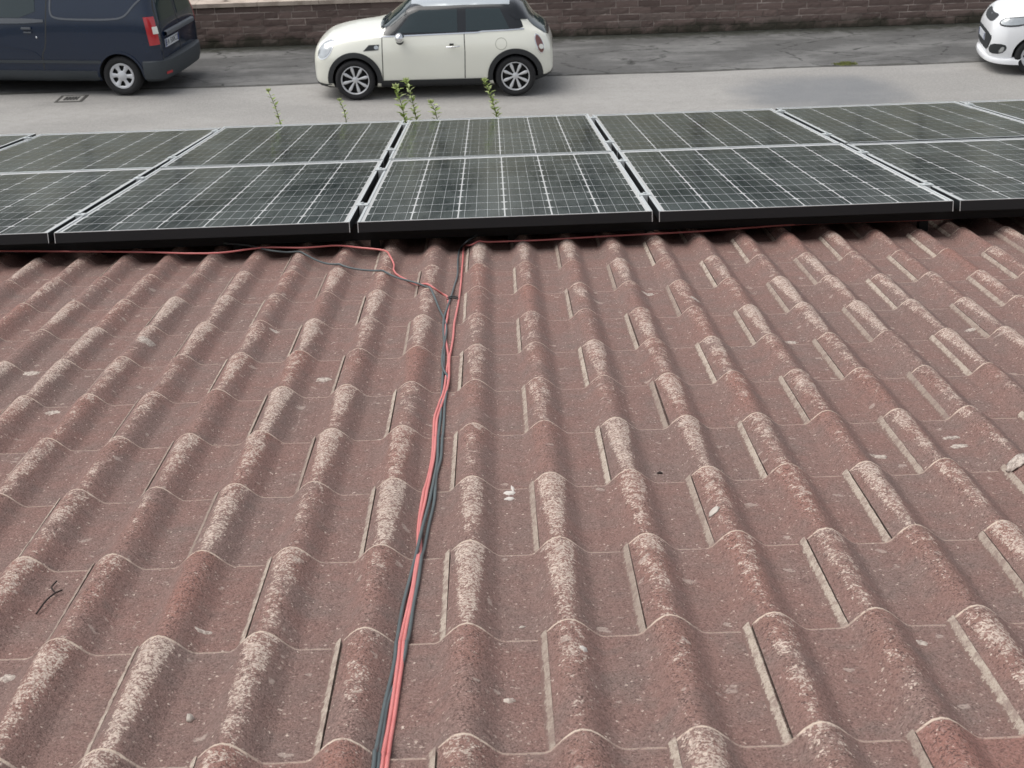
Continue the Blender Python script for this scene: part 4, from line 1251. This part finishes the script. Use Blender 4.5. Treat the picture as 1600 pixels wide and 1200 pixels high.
# ------------------------------------------------------------------ cables
def surf(u, v):
    r_ = math.ceil(v / G_); return prof(u) - HH + .013 * (v - r_ * G_) / G_ + hoff(u, r_)
CAB = {
    'redL': [[-1.7949,3.4311,0.025],[-1.659,3.4215,0.025],[-1.424,3.3716,0.025],[-1.1348,3.3044,0.025],[-0.9616,3.2483,0.025],[-0.8638,3.241,0.025],[-0.7302,3.3078,0.025],[-0.5858,3.2797,0.025],[-0.4819,3.2981,0.025],[-0.4063,3.2493,0.025],[-0.3148,3.1956,0.0212],[-0.2912,3.1233,0.0181],[-0.2742,3.0553,-0.0001],[-0.2666,2.9603,-0.0051],[-0.238,2.9207,-0.0206],[-0.1779,2.7628,-0.0087],[-0.1301,2.6841,-0.0044],[-0.1032,2.6847,-0.0271],[-0.0859,2.5677,-0.0267],[-0.0851,2.462,-0.0309],[-0.0864,2.284,-0.0288],[-0.0845,2.178,-0.033],[-0.0767,2.0724,-0.0371],[-0.0704,1.9555,-0.0326],[-0.0719,1.8752,-0.0358],[-0.0725,1.8019,-0.0366],[-0.074,1.6538,-0.0292],[-0.0822,1.5612,-0.0339],[-0.0889,1.4718,-0.0394],[-0.0874,1.3835,-0.0438],[-0.0842,1.2674,-0.0361],[-0.084,1.1861,-0.0393],[-0.0865,1.1125,-0.0422],[-0.0927,0.9428,-0.0355],[-0.0943,0.8161,-0.0394],[-0.0905,0.7038,-0.0448],[-0.0902,0.564,-0.0329],[-0.0947,0.4685,-0.0366],[-0.0995,0.3816,-0.0409],[-0.098,0.2692,-0.0283],[-0.0982,0.1896,-0.0294],[-0.0996,0.1197,-0.0326],[-0.1013,0.0538,-0.0344],[-0.1002,-0.0342,-0.0218],[-0.1022,-0.0838,-0.0228]],
    'blackL': [[-0.8874,3.4388,0.022],[-0.7879,3.3707,0.022],[-0.7036,3.272,0.022],[-0.6192,3.2604,0.008],[-0.4963,3.0924,0.004],[-0.4215,3.0153,0.003],[-0.322,2.9308,0.003],[-0.2432,2.8232,0.002],[-0.1686,2.7159,0.0],[-0.1414,2.6407,-0.014],[-0.1121,2.4892,-0.0212],[-0.0969,2.4127,-0.0295],[-0.0844,2.2766,-0.0271],[-0.0837,2.1572,-0.0278],[-0.0869,2.0568,-0.0327],[-0.0859,1.9475,-0.0299],[-0.0795,1.8441,-0.027],[-0.068,1.7951,-0.0349],[-0.0671,1.65,-0.0284],[-0.0685,1.5597,-0.0339],[-0.0676,1.4695,-0.0395],[-0.067,1.3813,-0.0439],[-0.066,1.2656,-0.0362],[-0.066,1.1843,-0.0394],[-0.0719,1.094,-0.0429],[-0.0699,0.9406,-0.0356],[-0.0761,0.8167,-0.0404],[-0.0806,0.7029,-0.0449],[-0.0828,0.5697,-0.0357],[-0.0866,0.4739,-0.0394],[-0.0882,0.3849,-0.0429],[-0.0903,0.2753,-0.0317],[-0.097,0.2167,-0.0337],[-0.105,0.15,-0.0324],[-0.1064,0.0804,-0.0342],[-0.1068,0.0369,-0.0356],[-0.1044,-0.0312,-0.0233],[-0.1049,-0.08,-0.025]],
    'blackR': [[-0.0083,3.4111,0.022],[-0.0444,3.3079,0.022],[-0.0631,3.4049,-0.0188],[-0.0702,3.2153,-0.0142],[-0.0673,2.9259,-0.0187],[-0.0743,2.8007,-0.0256],[-0.0808,2.6362,-0.0211],[-0.0883,2.4979,-0.0235],[-0.0942,2.4026,-0.0272],[-0.0924,2.267,-0.0245],[-0.0885,2.175,-0.0321],[-0.0844,2.0766,-0.038],[-0.0815,1.9568,-0.0325],[-0.08,1.8762,-0.0357],[-0.0805,1.8091,-0.0383],[-0.079,1.7006,-0.0426],[-0.0769,1.5694,-0.0365],[-0.0757,1.4732,-0.0403],[-0.0763,1.3823,-0.0439],[-0.0739,1.261,-0.0344],[-0.0725,1.1745,-0.0357],[-0.0752,1.085,-0.0383],[-0.0785,0.9244,-0.0292],[-0.0862,0.7968,-0.0322],[-0.091,0.6631,-0.028],[-0.0972,0.568,-0.0343],[-0.1028,0.4696,-0.0368],[-0.1046,0.3788,-0.0393],[-0.1027,0.2712,-0.0291],[-0.1051,0.2068,-0.0302],[-0.1081,0.1464,-0.0304],[-0.1101,0.0758,-0.0315],[-0.1111,0.0316,-0.0324],[-0.1094,-0.0366,-0.02],[-0.1103,-0.0859,-0.0211]],
    'redR': [[2.1681,3.5536,0.012],[1.9287,3.5221,0.012],[1.6132,3.4607,0.012],[1.1486,3.4599,0.012],[0.7426,3.3894,0.012],[0.4421,3.3631,0.012],[0.1939,3.3321,0.012],[0.029,3.3286,0.012],[-0.0241,3.2985,0.012],[-0.0498,3.4141,-0.0152],[-0.0541,3.1441,-0.016],[-0.0542,2.8988,-0.0207],[-0.0566,2.6001,-0.0255],[-0.0635,2.3197,-0.0275],[-0.0638,2.172,-0.0323],[-0.0664,2.0644,-0.0355],[-0.0677,1.9355,-0.0274],[-0.0661,1.8554,-0.0305],[-0.0649,1.7753,-0.0327],[-0.0679,1.6501,-0.0284],[-0.0757,1.5575,-0.033],[-0.0828,1.4625,-0.0367],[-0.0821,1.3746,-0.0412],[-0.0799,1.2616,-0.0343],[-0.0804,1.1805,-0.0375],[-0.0831,1.1096,-0.0413],[-0.0866,0.9397,-0.0346],[-0.0914,0.8158,-0.0394],[-0.0856,0.7033,-0.0449],[-0.0886,0.5702,-0.0356],[-0.0907,0.4743,-0.0394],[-0.0941,0.3854,-0.0429],[-0.0921,0.2699,-0.0289],[-0.093,0.1904,-0.03],[-0.0942,0.1214,-0.0337],[-0.0958,0.0565,-0.0362],[-0.0941,-0.0323,-0.0232],[-0.0956,-0.0806,-0.025]],
}
M_REDC = (lambda t: (t.set(t.mix(t.noise(t.obj(), 25.0, 3.0), (.56, .145, .14, 1), (.68, .24, .22, 1)), .42, 0, .5), t.m)[1])(NT('faded_red_sheath'))
M_BLKC = (lambda t: (t.set(t.mix(t.noise(t.obj(), 25.0, 3.0), (.060, .078, .083, 1), (.105, .128, .133, 1)), .48, 0, .5), t.m)[1])(NT('dark_grey_sheath'))
for key, mt, lab in (('redL', M_REDC, 'red cable coming from under the left panels and looping over two tile rolls'),
                     ('blackL', M_BLKC, 'dark grey cable crossing the tiles from under the left panels'),
                     ('blackR', M_BLKC, 'dark grey cable running straight down beside the red one from the middle panel'),
                     ('redR', M_REDC, 'red cable coming from under the right panels and turning down the tiles')):
    P = catmull(CAB[key], 10)
    for it in range(6):
        for q in P:
            if q.y < 3.33: q.z = max(q.z, surf(q.x, q.y) + .0031, surf(q.x, q.y + .012) + .0031)
        if it < 5:
            zs = [q.z for q in P]
            for i in range(2, len(P) - 2): P[i].z = (zs[i - 2] + zs[i - 1] * 2 + zs[i] * 2 + zs[i + 1] * 2 + zs[i + 2]) / 8
    pts = [MROOF @ q for q in P]
    b = MB(); b.tube(pts, .0031, 10)
    tag(b.build('solar_cable', mt, None, True), lab, 'cable', 'cables running down the roof')
def rp(u, v, h): return MROOF @ Vector((u, v, h))
b = MB(); b.tube([rp(-.092, 2.60, -.020), rp(-.075, 2.603, -.016), rp(-.056, 2.60, -.021)], .0022, 6)
b.tube([rp(-.092, 2.622, -.020), rp(-.075, 2.625, -.016), rp(-.056, 2.622, -.021)], .0022, 6)
tag(b.build('cable_tie', M_BLKPL, None, True), 'small black tie between the red and grey cables below the panels', 'cable tie')

# ------------------------------------------------------------------ litter on the tiles
M_TWIG = simple('dark_twig', (.030, .020, .018, 1), .9)
tw = MB()
tw.tube(catmull([rp(-.6824, .4971, -.036), rp(-.676, .532, -.029), rp(-.6712, .5661, -.031)], 4), [.0016] * 9, 6)
tw.tube(catmull([rp(-.6712, .5661, -.031), rp(-.6795, .578, -.029), rp(-.6836, .5883, -.030), rp(-.6800, .6072, -.028)], 4), .0014, 6)
tw.tube([rp(-.6712, .5661, -.031), rp(-.6621, .5747, -.030)], .0014, 6)
tag(tw.build('twig', M_TWIG, None, True), 'thin dark forked twig lying on the tiles near the left edge', 'twig')
M_PEB = simple('pale_pebble', (.50, .45, .40, 1), .85, var=.2, scale=90)
M_CRUST = (lambda t: (t.set(t.mix(t.ramp(t.noise(t.obj(), 160.0, 4.0, .75), .38, .6), (.24, .19, .165, 1), (.55, .48, .42, 1)), .95), t.m)[1])(NT('lichen_crust'))
def lump(name, u, v, h, a, c, d, mat, lab, cat, seed, group=None, rz=0.0):
    st = random.getstate(); random.seed(seed)
    b = MB(); b.ball((0, 0, 0), a, c, d, 12, 0, .22)
    random.setstate(st)
    o = b.build(name, mat, None, True)
    h = surf(u, v) + d * .35
    o.matrix_world = MROOF @ Matrix.Translation((u, v, h)) @ Matrix.Rotation(-math.atan2(surf(u + .004, v) - surf(u - .004, v), .008), 4, 'Y') @ Matrix.Rotation(rz, 4, 'Z')
    tag(o, lab, cat, group)
    return o
lump('pebble', -.37, .1353, -.034, .0055, .007, .0065, M_PEB, 'tiny whitish pebble in a tile pan near the lower left', 'pebble', 1)
lump('stone_chip', .4296, .7905, -.0165, .011, .0135, .0022, M_PEB, 'flat pale stone chip lying against a tile edge right of centre', 'stone chip', 2, rz=-.2)
lump('dry_seed', .0818, .3942, -.0405, .0055, .0028, .0024, M_PEB, 'small straw coloured seed in the pan right of the cables', 'seed', 4, rz=.3)
lump('soil_crumb', .3652, 1.0689, -.0415, .006, .006, .0045, M_TWIG, 'small dark soil crumb on a tile nose right of centre', 'crumb', 5)
lump('lichen_clump', 1.0274, .9709, -.020, .022, .024, .0045, M_CRUST, 'rough pale lichen clump on a tile roll at the right edge', 'lichen', 6)
# flat lichen and droppings: thin irregular crusts grown on to the tiles (parts of the roof)
def crust(u, v, a, c, seed, mat=M_CRUST, rz=0.0):
    rr = random.Random(seed)
    n = 18
    rad = [1 + rr.uniform(-.28, .28) for _ in range(n)]
    rows = []
    for j in range(5):
        f = j / 4
        row = []
        for k in range(n):
            an = 2 * math.pi * k / n
            x = math.cos(an) * a * rad[k] * (1 - f); y = math.sin(an) * c * rad[k] * (1 - f)
            x, y = x * math.cos(rz) - y * math.sin(rz), x * math.sin(rz) + y * math.cos(rz)
            row.append(Vector((u + x, v + y, surf(u + x, v + y) + (.0008 if j else -.002) + .0010 * min(1, f * 2))))
        rows.append(row)
    b = MB(); b.quad_grid(rows, 0, close=True)
    return b.build('lichen_patch', mat, roof, True)
M_DROP = simple('bird_dropping', (.60, .56, .52, 1), .8, var=.15, scale=120)
for k, (u, v, a, c, rz) in enumerate(((-.3734, 1.8279, .020, .016, 0), (-.8815, 2.1815, .026, .024, .3), (-.5543, 2.2944, .018, .014, .5), (-.6577, .2694, .012, .014, 0), (-.9737, 1.6169, .020, .016, 0),
                                      (-1.1289, 1.9716, .022, .016, 0), (.981, 1.1661, .022, .012, .3), (.9795, 1.215, .020, .010, .2), (.8123, 2.0392, .020, .014, 0),
                                      (-.4035, .4135, .016, .006, .2), (.6527, .2719, .009, .012, .2), (.81, 1.1242, .020, .008, -.2), (1.30, 2.1, .02, .012, .4), (-.2, 1.35, .012, .008, .4), (.62, 2.45, .02, .016, 0), (.50, 2.6, .022, .014, .4))):
    crust(u, v, a, c, 20 + k, rz=rz)
crust(.0715, .9679, .012, .010, 60, M_DROP); crust(.0765, 1.010, .004, .034, 61, M_DROP, .05); crust(.0700, .9400, .009, .008, 62, M_DROP)
crust(.1666, .2466, .006, .006, 63, M_DROP); crust(.0595, .1537, .010, .007, 64)

# ------------------------------------------------------------------ shoots at the eave
M_SH = [m_leaf('shoot_leaf', (.24, .32, .07, 1)), m_leaf('shoot_leaf_pale', (.40, .46, .20, 1))]
M_STEM = simple('green_stem', (.12, .16, .05, 1), .7)
def shoot(x0, z0, x1, z1, n, size, pale, lab, seed):
    rr = random.Random(seed)
    y0 = 8.27
    base = Vector((x0 - (x1 - x0) * .4, y0, 3.40))
    top = Vector((x1, y0 + .02, z1)); mid = Vector((x0, y0, z0))
    root = empty('green_shoot', tuple(base))
    tag(root, lab, 'plant', 'green shoots behind the panels')
    path = [q - base for q in catmull([base, mid, (mid + top) / 2 + Vector((.006, 0, 0)), top], 4)]
    b = MB(); b.tube(path, [.0030 - .0018 * i / (len(path) - 1) for i in range(len(path))], 6); b.build('stem', M_STEM, root, True)
    lf = 0
    for k in range(n):
        f = (k + .6) / n
        i = min(int(f * (len(path) - 1)), len(path) - 2)
        q = path[i].lerp(path[i + 1], f * (len(path) - 1) - i)
        if q.z + base.z < z0 - .03: continue
        a = k * 2.4 + rr.uniform(-.5, .5)
        d = Vector((math.cos(a), math.sin(a), rr.uniform(.1, .9)))
        b = MB(); L = 1.7 * size * rr.uniform(.75, 1.2) * .76 * (1.0 - .35 * abs(f - .5))
        leaf_blade(b, q, d, Vector((0, 0, 1)), L, L * .55, fold=.18)
        b.build('leaf', M_SH[1 if rr.random() < pale else 0], root)
    b = MB()
    for k in range(4):
        a = k * 1.57
        leaf_blade(b, path[-1], Vector((math.cos(a) * .7, math.sin(a) * .7, 1)), Vector((0, 1, 0)), size * .9, size * .5)
    b.build('bud', M_SH[1], root)
shoot(-1.299, 3.486, -1.350, 3.661, 24, .028, .35, 'sparse leafy shoot standing alone left of the others behind the panels', 1)
shoot(-.924, 3.492, -.953, 3.593, 18, .026, .5, 'short thin shoot under the cream car front wheel', 2)
shoot(-.588, 3.466, -.631, 3.655, 36, .040, .2, 'broad leaved shoot growing up through the gap between two panels', 3)
shoot(-.525, 3.486, -.571, 3.693, 52, .032, .6, 'tallest shoot with many small pale leaves right of the broad leaved one', 4)
shoot(-.409, 3.493, -.438, 3.561, 20, .036, .3, 'low leafy shoot right of the tall pair', 5)
shoot(-.068, 3.489, -.129, 3.678, 56, .032, .5, 'bushy shoot leaning left in front of the cream car rear wheel', 6)
